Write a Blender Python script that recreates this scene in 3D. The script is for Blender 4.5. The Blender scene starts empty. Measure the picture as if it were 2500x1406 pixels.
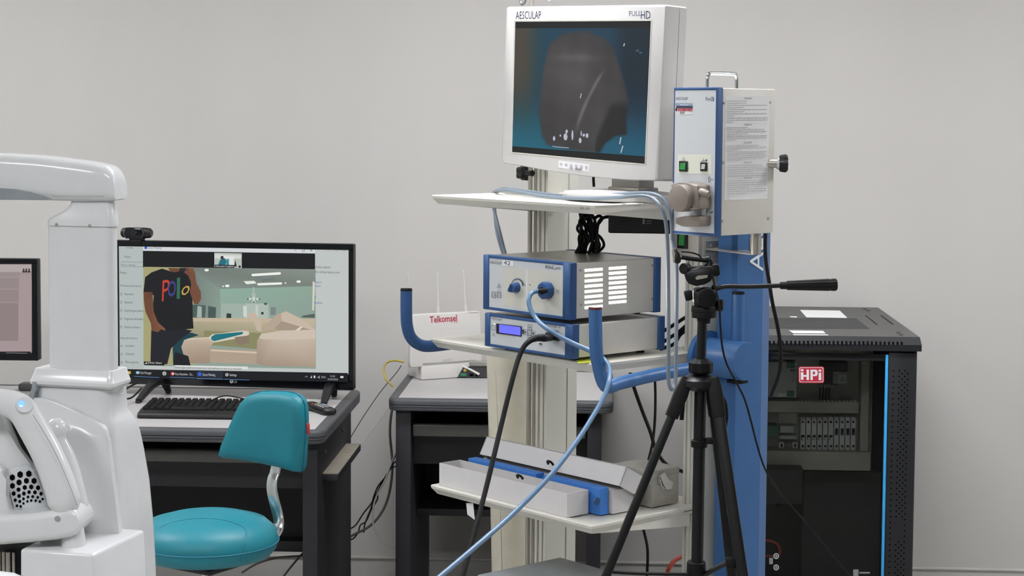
import bpy, bmesh, math, random
from mathutils import Vector as V, Matrix
random.seed(7)
SC = bpy.context.scene
COL = SC.collection

# ------------------------------------------------------------------ camera
FPX, PX, PY, EYE = 4400.0, 1250.0, 573.0, 1.61          # focal length and principal point for the 2500 x 1406 frame
YAW, PITCH, ROLL = math.radians(3.0), math.atan(0.067), 0.0065
cf = V((-math.sin(YAW) * math.cos(PITCH), math.cos(YAW) * math.cos(PITCH), -math.sin(PITCH)))
_r = V((math.cos(YAW), math.sin(YAW), 0)); _u = _r.cross(cf)
cr = math.cos(ROLL) * _r + math.sin(ROLL) * _u
cu = -math.sin(ROLL) * _r + math.cos(ROLL) * _u
CAM = V((0, 0, EYE))
cd = bpy.data.cameras.new('camera'); co = bpy.data.objects.new('camera', cd); COL.objects.link(co)
cd.sensor_width = 36; cd.lens = FPX / 2500 * 36; cd.shift_y = -(703 - PY) / 2500; cd.clip_start = 0.05
co.matrix_world = Matrix(((cr.x, cu.x, -cf.x, 0), (cr.y, cu.y, -cf.y, 0), (cr.z, cu.z, -cf.z, EYE), (0, 0, 0, 1)))
SC.camera = co
# ------------------------------------------------------------------ world, exposure
wd = bpy.data.worlds.new('world'); SC.world = wd; wd.use_nodes = True
wd.node_tree.nodes['Background'].inputs[0].default_value = (0.9, 0.93, 1, 1)
wd.node_tree.nodes['Background'].inputs[1].default_value = 0.3
SC.view_settings.view_transform = 'Standard'; SC.view_settings.look = 'None'
SC.view_settings.gamma = 1; SC.view_settings.use_curve_mapping = False
SC.view_settings.exposure = 0.0
LAMP_STRENGTH = 22.5
# x, y of the ceiling panel lights
LAMPS = [(-2.7, 1.0), (-0.1, 1.0), (-2.7, 4.3), (-0.1, 4.3), (2.4, 4.3)]
ROOM = (-4.0, 3.6, -2.6, 6.04, 2.75)

# ------------------------------------------------------------------ helpers: frames and pixel rays (used to measure positions)
def ray(x, y): return cf + (x - PX) / FPX * cr - (y - PY) / FPX * cu
def onplane(x, y, p0, n): d = ray(x, y); return CAM + d * ((p0 - CAM).dot(n) / d.dot(n))
def WD(x, y, D): return CAM + ray(x, y) * D
class Fr:
    def __init__(s, o, deg=0):
        s.o = V(o); s.deg = deg; a = math.radians(deg)
        s.X = V((math.cos(a), math.sin(a), 0)); s.Y = V((-math.sin(a), math.cos(a), 0)); s.Z = V((0, 0, 1)); s.e = None
    def l(s, w): d = V(w) - s.o; return V((d.dot(s.X), d.dot(s.Y), d.dot(s.Z)))
    def w(s, l): return s.o + l[0] * s.X + l[1] * s.Y + l[2] * s.Z
    def P(s, px, py, x=None, y=None, z=None):
        if x is not None: n, v = s.X, x
        elif y is not None: n, v = s.Y, y
        else: n, v = s.Z, z
        return s.l(onplane(px, py, s.o + v * n, n))
    def D(s, px, py, D): return s.l(WD(px, py, D))

def lin(h):
    h = h.lstrip('#'); out = []
    for i in (0, 2, 4):
        c = int(h[i:i + 2], 16) / 255; out.append(c / 12.92 if c <= 0.04045 else ((c + 0.055) / 1.055) ** 2.4)
    return (out[0], out[1], out[2], 1)

MATS = {}
def M(name, hexc, rough=0.5, metal=0.0, var=0.06, scale=30.0, bump=0.0, bscale=200.0, stretch=(1, 1, 1), coat=0.0, spec=0.5, trans=0.0, emit=0.0, wear=None):
    m = bpy.data.materials.new(name); m.use_nodes = True; nt = m.node_tree; N = nt.nodes; L = nt.links
    b = N['Principled BSDF']; c = lin(hexc)
    b.inputs['Roughness'].default_value = rough; b.inputs['Metallic'].default_value = metal
    b.inputs['Specular IOR Level'].default_value = spec
    b.inputs['Coat Weight'].default_value = coat; b.inputs['Transmission Weight'].default_value = trans
    tc = N.new('ShaderNodeTexCoord'); mp = N.new('ShaderNodeMapping'); mp.inputs['Scale'].default_value = stretch
    L.new(tc.outputs['Object'], mp.inputs['Vector'])
    nz = N.new('ShaderNodeTexNoise'); nz.inputs['Scale'].default_value = scale; nz.inputs['Detail'].default_value = 4
    L.new(mp.outputs['Vector'], nz.inputs['Vector'])
    rp = N.new('ShaderNodeValToRGB')
    lo = [max(0, x * (1 - var)) for x in c[:3]]; hi = [min(1, x * (1 + var)) for x in c[:3]]
    rp.color_ramp.elements[0].color = (*lo, 1); rp.color_ramp.elements[1].color = (*hi, 1)
    rp.color_ramp.elements[0].position = 0.3; rp.color_ramp.elements[1].position = 0.7
    L.new(nz.outputs['Fac'], rp.inputs['Fac'])
    src = rp.outputs['Color']
    if wear:                                            # (hex, scale, threshold): scuffs or rust specks
        n2 = N.new('ShaderNodeTexNoise'); n2.inputs['Scale'].default_value = wear[1]; n2.inputs['Detail'].default_value = 6
        L.new(tc.outputs['Object'], n2.inputs['Vector'])
        r2 = N.new('ShaderNodeValToRGB'); r2.color_ramp.elements[0].position = wear[2]; r2.color_ramp.elements[1].position = wear[2] + 0.06
        L.new(n2.outputs['Fac'], r2.inputs['Fac'])
        mx = N.new('ShaderNodeMixRGB'); mx.inputs['Color2'].default_value = lin(wear[0]); L.new(src, mx.inputs['Color1']); L.new(r2.outputs['Color'], mx.inputs['Fac']); src = mx.outputs['Color']
    L.new(src, b.inputs['Base Color'])
    if emit: L.new(src, b.inputs['Emission Color']); b.inputs['Emission Strength'].default_value = emit
    if bump:
        n3 = N.new('ShaderNodeTexNoise'); n3.inputs['Scale'].default_value = bscale; n3.inputs['Detail'].default_value = 3
        L.new(mp.outputs['Vector'], n3.inputs['Vector'])
        bp = N.new('ShaderNodeBump'); bp.inputs['Strength'].default_value = bump; bp.inputs['Distance'].default_value = 0.002
        L.new(n3.outputs['Fac'], bp.inputs['Height']); L.new(bp.outputs['Normal'], b.inputs['Normal'])
    MATS[name] = m; return m
def print_mat(name, emit=0.0, rough=0.4):               # flat print and screens: the colour comes from the mesh's colour attribute
    m = bpy.data.materials.new(name); m.use_nodes = True; N = m.node_tree.nodes; L = m.node_tree.links; b = N['Principled BSDF']
    a = N.new('ShaderNodeVertexColor'); a.layer_name = 'Col'
    b.inputs['Roughness'].default_value = rough
    if emit:
        b.inputs['Specular IOR Level'].default_value = .15
        b.inputs['Base Color'].default_value = (0.01, 0.01, 0.01, 1); L.new(a.outputs['Color'], b.inputs['Emission Color']); b.inputs['Emission Strength'].default_value = emit
    else: L.new(a.outputs['Color'], b.inputs['Base Color'])
    MATS[name] = m; return m
def glass_mat(name, tint, fac=0.0):
    m = bpy.data.materials.new(name); m.use_nodes = True; N = m.node_tree.nodes; L = m.node_tree.links
    for n in list(N):
        if n.type == 'BSDF_PRINCIPLED': N.remove(n)
    t = N.new('ShaderNodeBsdfTransparent'); t.inputs[0].default_value = lin(tint)
    g = N.new('ShaderNodeBsdfGlossy'); g.inputs['Roughness'].default_value = 0.02
    fr = N.new('ShaderNodeFresnel'); fr.inputs[0].default_value = 1.25
    ad = N.new('ShaderNodeMath'); ad.operation = 'ADD'; ad.inputs[1].default_value = fac; L.new(fr.outputs[0], ad.inputs[0])
    mx = N.new('ShaderNodeMixShader'); L.new(ad.outputs[0], mx.inputs[0]); L.new(t.outputs[0], mx.inputs[1]); L.new(g.outputs[0], mx.inputs[2])
    L.new(mx.outputs[0], N['Material Output'].inputs['Surface']); MATS[name] = m; return m

def rrect(x0, y0, x1, y1, r, n=5):
    pts = []
    for cx, cy, a in ((x1 - r, y1 - r, 0), (x0 + r, y1 - r, 90), (x0 + r, y0 + r, 180), (x1 - r, y0 + r, 270)):
        for i in range(n + 1):
            t = math.radians(a + 90 * i / n); pts.append((cx + r * math.cos(t), cy + r * math.sin(t)))
    return pts
def catmull(P, sub=6):
    P = [V(p) for p in P]
    if len(P) < 3: return P
    Q = [P[0] * 2 - P[1]] + P + [P[-1] * 2 - P[-2]]; out = []
    for i in range(1, len(Q) - 2):
        for k in range(sub):
            t = k / sub; a, b, c, d = Q[i - 1], Q[i], Q[i + 1], Q[i + 2]
            out.append(0.5 * ((2 * b) + (c - a) * t + (2 * a - 5 * b + 4 * c - d) * t * t + (3 * b - a - 3 * c + d) * t ** 3))
    out.append(P[-1]); return out

class MB:
    def __init__(s): s.bm = bmesh.new()
    def _bev(s, faces, bev, seg):
        if bev > 0:
            ed = list({e for f in faces for e in f.edges}); bmesh.ops.bevel(s.bm, geom=ed, offset=bev, segments=seg, profile=0.5, affect='EDGES', clamp_overlap=True)
    def hexa(s, p, bev=0, seg=2):                       # 8 points: bottom 4 then top 4, counter-clockwise seen from above
        v = [s.bm.verts.new(V(q)) for q in p]
        F = [s.bm.faces.new([v[i] for i in q]) for q in ((3, 2, 1, 0), (4, 5, 6, 7), (0, 1, 5, 4), (1, 2, 6, 5), (2, 3, 7, 6), (3, 0, 4, 7))]
        s._bev(F, bev, seg); return s
    def box(s, lo, hi, bev=0, seg=2, Mx=None):
        (a, b, c), (d, e, f) = lo, hi
        a, d = min(a, d), max(a, d); b, e = min(b, e), max(b, e); c, f = min(c, f), max(c, f)
        p = [V(q) for q in ((a, b, c), (d, b, c), (d, e, c), (a, e, c), (a, b, f), (d, b, f), (d, e, f), (a, e, f))]
        if Mx: p = [Mx @ q for q in p]
        return s.hexa(p, bev, seg)
    def loft(s, rings, cap=True, closed=True):
        R = [[s.bm.verts.new(V(q)) for q in r] for r in rings]; n = len(R[0]); F = []
        for a, b in zip(R, R[1:]):
            for i in range(n if closed else n - 1):
                j = (i + 1) % n; F.append(s.bm.faces.new((a[i], a[j], b[j], b[i])))
        if cap and closed: F.append(s.bm.faces.new(R[0][::-1])); F.append(s.bm.faces.new(R[-1]))
        return s
    def prism(s, poly, vec, bev=0, seg=2):
        vec = V(vec); A = [s.bm.verts.new(V(q)) for q in poly]; B = [s.bm.verts.new(V(q) + vec) for q in poly]; n = len(A)
        F = [s.bm.faces.new(A[::-1]), s.bm.faces.new(B)]
        for i in range(n): j = (i + 1) % n; F.append(s.bm.faces.new((A[i], A[j], B[j], B[i])))
        s._bev(F, bev, seg); return s
    def revolve(s, c, axis, prof, n=24, scal=None):     # prof: (distance along axis, radius); scal: function(angle) -> factor
        c = V(c); ax = V(axis).normalized(); t = V((0, 0, 1)) if abs(ax.z) < 0.9 else V((1, 0, 0))
        u = ax.cross(t).normalized(); w = ax.cross(u); rings = []
        for d, r in prof:
            ring = []
            for i in range(n):
                a = 2 * math.pi * i / n; k = scal(a) if scal else 1; ring.append(c + ax * d + (u * math.cos(a) + w * math.sin(a)) * max(r, 1e-5) * k)
            rings.append(ring)
        return s.loft(rings)
    def cyl(s, p0, p1, r0, r1=None, n=20, bev=0):
        p0, p1 = V(p0), V(p1); r1 = r0 if r1 is None else r1; h = (p1 - p0).length
        pr = [(0, r0), (h, r1)] if not bev else [(0, r0 - bev), (bev * .3, r0 - bev * .3), (bev, r0), (h - bev, r1), (h - bev * .3, r1 - bev * .3), (h, r1 - bev)]
        return s.revolve(p0, p1 - p0, pr, n)
    def ball(s, c, r, n=16, sc=(1, 1, 1)):
        rings = []
        for i in range(1, n // 2 + 0):
            a = math.pi * i / (n // 2); rings.append([V(c) + V((r * sc[0] * math.sin(a) * math.cos(2 * math.pi * k / n), r * sc[1] * math.sin(a) * math.sin(2 * math.pi * k / n), -r * sc[2] * math.cos(a))) for k in range(n)])
        return s.loft(rings)
    def tube(s, pts, r, n=10, sub=6, smooth=True, sec=None, up=None):   # r: number or list per point; sec: (a, b) half sizes of an oval or flat section
        P = catmull(pts, sub) if smooth else [V(p) for p in pts]; m = len(P)
        if isinstance(r, (list, tuple)):
            rr = []
            for i in range(m):
                t = i / (m - 1) * (len(r) - 1); k = min(int(t), len(r) - 2); rr.append(r[k] + (r[k + 1] - r[k]) * (t - k))
        else: rr = [r] * m
        T = [(P[min(i + 1, m - 1)] - P[max(i - 1, 0)]).normalized() for i in range(m)]
        u = V(up) if up else (V((0, 0, 1)) if abs(T[0].z) < 0.9 else V((1, 0, 0)))
        rings = []
        for i in range(m):
            u = (u - T[i] * u.dot(T[i])).normalized(); w = T[i].cross(u)
            if sec == 'flat' or (sec and sec[0] == 'rect'):
                a, b = sec[1], sec[2]; q = rrect(-a, -b, a, b, min(a, b) * .35, 2); rings.append([P[i] + u * x * rr[i] + w * y * rr[i] for x, y in q])
            else:
                a, b = sec if sec else (1, 1)
                rings.append([P[i] + (u * math.cos(2 * math.pi * k / n) * a + w * math.sin(2 * math.pi * k / n) * b) * rr[i] for k in range(n)])
        return s.loft(rings)
    def mesh(s, name, mat, ang=35):
        bmesh.ops.recalc_face_normals(s.bm, faces=s.bm.faces[:])
        me = bpy.data.meshes.new(name); s.bm.to_mesh(me); s.bm.free()
        me.polygons.foreach_set('use_smooth', [True] * len(me.polygons)); me.set_sharp_from_angle(angle=math.radians(ang))
        if mat: me.materials.append(MATS[mat] if isinstance(mat, str) else mat)
        return me
    def build(s, name, mat, parent=None, label=None, ang=35): return link(name, s.mesh(name, mat, ang), parent, label)
def link(name, me, parent=None, label=None, loc=None):
    o = bpy.data.objects.new(name, me); COL.objects.link(o)
    if parent is not None: o.parent = parent.e if isinstance(parent, Fr) else parent
    if loc is not None: o.location = loc
    if label: o['label'] = label
    return o
def tag(o, label, cat, group=None):
    o['label'] = label; o['category'] = cat
    if group: o['group'] = group
    return o
def struct(o): o['kind'] = 'structure'; return o
def thing(name, label, cat, o, rz=0, group=None):       # an Empty at the thing's base; its frame measures and parents the parts
    f = Fr(o, rz); e = bpy.data.objects.new(name, None); COL.objects.link(e); e.location = f.o; e.rotation_euler = (0, 0, math.radians(rz)); e.empty_display_size = .05
    tag(e, label, cat, group); f.e = e; return f

FONT = {}
def glyphs(txt, bold=0.0):
    key = (txt, bold)
    if key not in FONT:
        c = bpy.data.curves.new('t', 'FONT'); c.body = txt; c.resolution_u = 2; c.offset = bold; o = bpy.data.objects.new('t', c); COL.objects.link(o)
        dg = bpy.context.evaluated_depsgraph_get(); me = bpy.data.meshes.new_from_object(o.evaluated_get(dg))
        vs = [(v.co.x, v.co.y) for v in me.vertices]; fs = [tuple(p.vertices) for p in me.polygons]
        bpy.data.objects.remove(o); bpy.data.curves.remove(c); bpy.data.meshes.remove(me)
        x0 = min(v[0] for v in vs); x1 = max(v[0] for v in vs); y1 = max(v[1] for v in vs)
        FONT[key] = ([((x - x0) / (x1 - x0), y / 0.7) for x, y in vs], fs)
    return FONT[key]
class Decal:                                            # flat print: coloured polygons on one plane of a thing, a hair above its surface
    def __init__(s, conv, nrm, eps=0.00012): s.c = conv; s.n = V(nrm); s.eps = eps; s.v = []; s.f = []; s.col = []; s.k = 1
    def poly(s, pts, col, flush=True):
        b = len(s.v); s.v += [s.c(x, y) + s.n * s.eps * s.k for x, y in pts]; s.f.append(tuple(range(b, b + len(pts))))
        cs = [lin(c) for c in col] if isinstance(col, (list, tuple)) else [lin(col)] * len(pts); s.col.append(cs)
        if flush: s.k += 1
        return s
    def rect(s, x0, y0, x1, y1, col, sl=0.0): return s.poly([(x0, y1), (x1, y1 + sl * (x1 - x0)), (x1, y0 + sl * (x1 - x0)), (x0, y0)], col)
    def quad(s, a, b, c, d, col): return s.poly([a, b, c, d], col)
    def ell(s, cx, cy, rx, ry, col, n=14): return s.poly([(cx + rx * math.cos(2 * math.pi * i / n), cy - ry * math.sin(2 * math.pi * i / n)) for i in range(n)], col)
    def line(s, pts, w, col):
        for (a, b), (c, d) in zip(pts, pts[1:]):
            l = math.hypot(c - a, d - b) or 1; nx, ny = -(d - b) / l * w / 2, (c - a) / l * w / 2
            s.poly([(a + nx, b + ny), (c + nx, d + ny), (c - nx, d - ny), (a - nx, b - ny)], col, False)
        s.k += 1; return s
    def text(s, txt, p0, p1, h, col, up=None, bold=0.0):          # baseline p0 -> p1, capital height h
        vs, fs = glyphs(txt, bold); ux, uy = p1[0] - p0[0], p1[1] - p0[1]; up = up or (0, -h); b = len(s.v)
        s.v += [s.c(p0[0] + ux * x + up[0] * y, p0[1] + uy * x + up[1] * y) + s.n * s.eps * s.k for x, y in vs]
        for f in fs: s.f.append(tuple(b + i for i in f)); s.col.append([lin(col)] * len(f))
        s.k += 1; return s
    def words(s, p0, p1, h, col, seed=0, fill=1.0):     # a line too small to read: a row of word-sized strokes
        rnd = random.Random(seed); t = 0.0
        while t < fill:
            w = min(rnd.uniform(0.03, 0.12), fill - t)
            a = (p0[0] + (p1[0] - p0[0]) * t, p0[1] + (p1[1] - p0[1]) * t); b = (p0[0] + (p1[0] - p0[0]) * (t + w), p0[1] + (p1[1] - p0[1]) * (t + w))
            s.poly([a, b, (b[0], b[1] - h), (a[0], a[1] - h)], col, False); t += w + 0.015
        s.k += 1; return s
    def build(s, name, mat, parent, label=None):
        me = bpy.data.meshes.new(name); me.from_pydata([tuple(v) for v in s.v], [], s.f)
        ca = me.color_attributes.new('Col', 'FLOAT_COLOR', 'CORNER'); i = 0
        for cs in s.col:
            for c in cs: ca.data[i].color = c; i += 1
        me.materials.append(MATS[mat]); return link(name, me, parent, label)

# ------------------------------------------------------------------ materials
M('wall_paint', 'c5c2bd', .65, var=.02, scale=3, bump=.04, bscale=300, stretch=(1, 1, .4))
M('side_wall_paint', 'b2b5b1', .7, var=.02); M('floor_vinyl', 'a9a7a3', .35, var=.05, scale=12); M('ceiling_paint', 'e6e4e0', .8, var=.02)
M('skirting', 'c4c1bc', .4, var=.03)
M('white_plastic', 'd7d8d8', .22, var=.015, coat=.3); M('grey_plastic', '8d9396', .4)
M('cream_paint', 'dcd9ce', .38, var=.025); M('cream_profile', 'd2d0c6', .35, var=.02, stretch=(60, 60, 1))
M('monitor_white', 'b8b6b3', .45, var=.015)
M('cream_dark', 'bdb9b0', .45); M('textured_cream', 'd8d2bf', .55, var=.04, bump=.5, bscale=420, wear=('a8825f', 9, .70))
M('blue_paint', '38659a', .38, var=.05, scale=8); M('blue_bezel', '2a4f80', .42, var=.05); M('blue_knob', '244b80', .3)
M('blue_foam', '4280d2', .75, bump=.1); M('blue_strip', '3ba6e6', .35)
M('unit_cream', 'd3cfc6', .42, var=.02); M('panel_white', 'c7cacc', .4, var=.01); M('panel_grey', 'cbc8bd', .45, var=.01)
M('black_plastic', '0f0f11', .42, var=.1); M('black_gloss', '0d0e12', .12, var=.05); M('black_rubber', '0c0c0d', .55, var=.15, spec=.25)
M('tripod_black', '0f0f10', .38, var=.12, scale=60, spec=.35); M('red_cap', '5a1c20', .4)
M('desk_top', 'b2afae', .42, var=.02, scale=80); M('desk_trim', '4a4b4e', .5, var=.06, wear=('7d7d7e', 45, .68)); M('desk_dark', '232226', .5, var=.06); M('desk_black', '0d0d0f', .6)
M('desk_rail', '52514d', .4); M('worn_board', '8c8578', .6, var=.12, scale=25)
M('teal_vinyl', '107b8a', .48, var=.04, scale=14, bump=.05, bscale=90); M('teal_seam', '0b6d84', .5); M('chrome', 'd6d8da', .12, metal=1, var=.03)
M('steel', 'bcb6ad', .35, metal=.75, var=.06, stretch=(1, 1, 30)); M('brushed_top', 'a8a59c', .3, metal=.6, var=.04); M('tin', 'b2afa5', .45, metal=.3, var=.14, scale=20)
M('taupe_metal', '8b8178', .5, metal=.25, var=.03); M('white_card', 'd6d3d2', .6, var=.015); M('paper', 'e4e3e2', .7, var=.01)
M('hose_grey', '75818d', .35, var=.03); M('cable_blue', '62809f', .3, var=.03); M('cable_white', 'c9c6c0', .5); M('cable_grey', '55534f', .5); M('cable_yellow', 'b5a23a', .5); M('cable_red', 'a8402a', .45)
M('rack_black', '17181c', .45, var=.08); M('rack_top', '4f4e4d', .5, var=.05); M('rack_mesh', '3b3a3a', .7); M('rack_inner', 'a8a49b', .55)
M('module_grey', 'c0c3bf', .5); M('trunking', 'b3afa6', .6); M('green_terminal', '2f6e55', .5); M('breaker_white', 'd2d2d2', .45); M('hole_black', '050506', .9, spec=.1)
M('router_white', 'd2cfca', .4, var=.01); M('red_tag', 'b23a3e', .6); M('green_lamp', '0b7a2c', .3, emit=.18); M('switch_grey', 'a9aaa9', .4)
M('lamp_glow', 'fff4f2', .3, emit=2.6); M('lcd_blue', '5a5cf0', .3, emit=.85); M('ceiling_glow', 'f9faff', .4, emit=LAMP_STRENGTH, var=0)
M('led_green', 'd8ffc0', .3, emit=2.0); M('yellow_paper', 'c3cc3c', .6); M('lens_black', '0a0b10', .05, coat=1); M('lamp_button', '7fb4e8', .2, emit=.6)
M('soft_grey', '96989a', .5)
print_mat('printed', 0, .5); print_mat('screen_glow', .92); print_mat('screen_dim', .62)
glass_mat('door_glass', 'eff1ef', 0)

# ================================================================== the room
X0, X1, Y0, Y1, ZC = ROOM
struct(MB().box((X0, Y0, -.06), (X1, Y1, 0)).build('floor', 'floor_vinyl'))
struct(MB().box((X0, Y1, -.06), (X1, Y1 + .1, ZC)).build('wall_back', 'wall_paint'))
struct(MB().box((X0 - .1, Y0, -.06), (X0, Y1 + .1, ZC)).build('wall_left', 'side_wall_paint'))
struct(MB().box((X1, Y0, -.06), (X1 + .1, Y1 + .1, ZC)).build('wall_right', 'side_wall_paint'))
struct(MB().box((X0 - .1, Y0 - .1, -.06), (X1 + .1, Y0, ZC)).build('wall_front', 'side_wall_paint'))
struct(MB().box((X0 - .1, Y0 - .1, ZC), (X1 + .1, Y1 + .1, ZC + .06)).build('ceiling', 'ceiling_paint'))
bb = MB().box((X0, Y1 - .006, 0), (X1, Y1, .092)); bb.box((X0, Y1 - .013, .092), (X1, Y1, .1), .003)
struct(bb.build('baseboard_back', 'skirting'))
lm = None
for lx, ly in LAMPS:
    t = thing('ceiling_light', 'white recessed rectangular panel light in the ceiling above the room', 'ceiling light', (lx, ly, ZC - .02), 0, 'panel lights in the ceiling')
    f = MB()
    for a, b in (((-.62, -.32, 0), (.62, -.3, .02)), ((-.62, .3, 0), (.62, .32, .02)), ((-.62, -.3, 0), (-.6, .3, .02)), ((.6, -.3, 0), (.62, .3, .02))): f.box(a, b)
    f.build('frame', 'white_plastic', t)
    MB().box((-.6, -.3, .008), (.6, .3, .018)).build('diffuser', 'ceiling_glow', t)

# ================================================================== desks
def top_ring(fr, w, d, z1, z0, inset=.03, r=.035):
    prof = [(inset, z1 - .001), (.008, z1), (.002, z1 - .003), (0, z1 - .009), (0, z1 - .018), (.003, z1 - .0195), (.0005, z1 - .021), (.0005, z1 - .026), (.003, z1 - .0275), (.0005, z1 - .029), (.002, z0 + .002), (.008, z0), (inset, z0)]
    rings = [[(x, y, z) for x, y in rrect(i, i, w - i, d - i, max(r - i, .004), 5)] for i, z in prof]
    b = MB(); b.loft(rings + [rings[0]], cap=False); b.build('edge_trim', 'desk_trim', fr, ang=50)
    MB().box((inset - .002, inset - .002, z0 + .004), (w - inset + .002, d - inset + .002, z1 - .001)).build('tabletop', 'desk_top', fr)
W0 = Fr((0, 0, 0))
# left desk: carries the television, the keyboard and the second monitor
dk = thing('computer_desk', 'long grey-topped desk with dark side panel, under the television', 'desk', (-2.02, 4.80, 0))
w, d = 1.262, .75
top_ring(dk, w, d, .75, .712)
MB().box((w - .068, .055, 0), (w - .026, d - .05, .716), .002).build('side_panel', 'desk_dark', dk)
MB().box((.026, .055, 0), (.068, d - .05, .716), .002).build('side_panel', 'desk_dark', dk)
MB().box((.068, .10, .638), (w - .068, .13, .672), .006, 2).build('drawer_rail', 'desk_rail', dk)
MB().box((.068, .13, .645), (w - .068, .45, .657)).build('keyboard_tray', 'desk_black', dk)
MB().box((.068, .22, .545), (w - .068, .24, .625)).build('front_panel', 'desk_dark', dk)
MB().box((.068, .52, .30), (w - .068, .54, .716)).build('modesty_panel', 'desk_black', dk)
MB().box((.068, .46, .302), (w - .068, .60, .335), .003).build('lower_rail', 'desk_dark', dk)
lg = MB().box((w - .026, .14, .585), (w + .018, .60, .604), .001).build('ledge', 'desk_dark', dk); MB().box((w - .026, .141, .604), (w + .017, .599, .606)).build('worn_top', 'worn_board', lg, 'worn bare board top')
for yy in (.2, .55): MB().cyl((w - .0262, yy - .02, .66), (w - .022, yy - .02, .66), .006).build('screw_cap', 'desk_rail', dk)
# right desk under the router
d2 = thing('computer_desk', 'narrow grey-topped desk with dark legs, under the white router', 'desk', (-.655, 5.37, 0))
w2, dd2 = .682, .655
top_ring(d2, w2, dd2, .75, .712)
MB().box((.022, .03, 0), (.068, dd2 - .04, .716), .002).build('side_panel', 'desk_dark', d2)
MB().box((w2 - .078, .03, 0), (w2 - .036, dd2 - .04, .716), .002).build('side_panel', 'desk_dark', d2)
MB().box((.072, .04, .628), (w2 - .082, .065, .666), .006).build('drawer_rail', 'desk_rail', d2)
MB().box((.068, .06, .632), (w2 - .078, .4, .645)).build('keyboard_tray', 'desk_black', d2)
MB().box((.068, .12, .53), (w2 - .078, .14, .618)).build('front_panel', 'desk_dark', d2)
MB().box((.068, .5, .34), (w2 - .078, .52, .716)).build('modesty_panel', 'desk_black', d2)
MB().box((.068, .22, .345), (w2 - .078, .5, .367), .002).build('lower_shelf', 'desk_dark', d2)

# ================================================================== television
tv = thing('television', 'wide black-framed television showing a video call, on two splayed feet', 'television', (-.83, 5.33, .75), -5)
TX0, TX1, TZ0, TZ1 = -.665, .080, .032, .470
b = MB(); b.box((TX0, 0, TZ0), (TX1, .028, TZ1), .004); b.box((TX0 + .12, .026, TZ0 + .03), (TX1 - .12, .055, TZ1 - .12), .012); b.build('housing', 'black_plastic', tv)
sx1 = tv.P(851.5, 760, y=-.001).x; sx0 = TX0 + .016; sz1 = TZ1 - .018; sz0 = .058
f = MB()
for a, c in (((TX0, -.006, sz1), (TX1, 0, TZ1)), ((TX0, -.006, TZ0), (TX1, 0, sz0)), ((TX0, -.006, sz0), (sx0, 0, sz1)), ((sx1, -.006, sz0), (TX1, 0, sz1))): f.box(a, c, .0015, 1)
f.build('bezel', 'black_gloss', tv)
for (fx, fy), (bx, by) in (((338, 981), (411, 957)), ((790, 988), (816, 966))):
    f0 = tv.P(fx, fy, z=.003); b0 = tv.P(bx, by, z=.003); mid = V(((f0.x + b0.x) / 2, .012, TZ0 + .012))
    g = MB()
    for q in (f0, b0):
        g.tube([mid, mid.lerp(q, .45) + V((0, 0, .012)), q + V((0, 0, .003))], [.017, .014, .009], sec=('rect', 1, .55), up=(0, 0, 1) if 0 else (1, 0, 0)); g.box((q.x - .008, q.y - .008, -.0), (q.x + .008, q.y + .008, .008), .003)
    g.build('foot', 'black_plastic', tv)
C = lambda px, py: tv.P(px, py, y=-.0004)
S = Decal(C, (0, -1, 0), .0001)
SL = .0178
def scr(x0, y0, x1, y1, col): S.quad((x0, y1 + SL * (x0 - 290)), (x1, y1 + SL * (x1 - 290)), (x1, y0 + SL * (x1 - 290)), (x0, y0 + SL * (x0 - 290)), col)
def stx(t, x0, y, x1, h, col, sl=.02): S.text(t, (x0, y), (x1, y + sl * (x1 - x0)), h, col)
scr(262, 593, 852, 904, 'c3c9c7')                       # settings window behind
scr(262, 593, 352, 899, 'b6bfbd')
stx('Settings', 308, 606, 325, 4, '5d6463'); stx('Home', 304, 629, 319, 5, '4a5050')
scr(295, 638, 350, 640, '9aa2a1'); scr(295, 650, 350, 651, '878f8e'); stx('Find a setting', 295, 648.5, 330, 5, '707776')
stx('Privacy', 293, 668, 309, 6, '3c4242'); stx('Windows permissions', 293, 699.5, 346, 5.5, '5c6362')
for i, (t, xx) in enumerate((('General', 325), ('Speech', 324), ('Inking & typing personalization', 352), ('Diagnostics & feedback', 353), ('Activity history', 344))):
    y = 720 + i * 20.1; stx(t, 304, y, xx, 5.5, '4a5050', .022); S.line([(294, y), (298, y), (298, y - 5), (294, y - 5), (294, y)], .8, '6a7170')
stx('App permissions', 294, 827, 336, 5.5, '5c6362')
for i, (t, xx) in enumerate((('Location', 328), ('Camera', 328), ('Microphone', 339))):
    y = 846 + i * 20; stx(t, 307, y, xx, 5.5, '4a5050', .022); S.line([(295, y), (297.5, y - 5), (300, y), (295, y)], .8, '6a7170')
scr(350, 598, 770, 612, 'd9dcdf')                       # the call window's title bar
S.rect(353.5, 600.5, 360, 607.5, '2a56c8'); stx('Zoom Meeting', 362, 607, 395, 5.5, '545a60', .017)
for x0, t in ((722, '-'), (741, 'o'), (760, 'x')):
    if t == '-': S.line([(x0 - 3, 611), (x0 + 2, 611.1)], 1, '5a6066')
    elif t == 'o': S.line([(x0 - 2, 607.5), (x0 + 3, 607.6), (x0 + 3, 613.6), (x0 - 2, 613.5), (x0 - 2, 607.5)], 1, '5a6066')
    else: S.line([(x0 - 2, 608.5), (x0 + 3, 613.6)], 1, '5a6066'); S.line([(x0 - 2, 613.5), (x0 + 3, 608.6)], 1, '5a6066')
for x0 in (802, 823, 842): S.line([(x0 - 3, 612), (x0 + 2, 612.1)], 1, '8a9190')
S.quad((350, 654), (770, 658), (770, 618.5), (350, 612), '0d0f13')       # black strip of thumbnails
S.quad((355, 892), (772, 900), (771, 657), (351, 651), '93a59a')         # the call picture: far room wall
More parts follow.
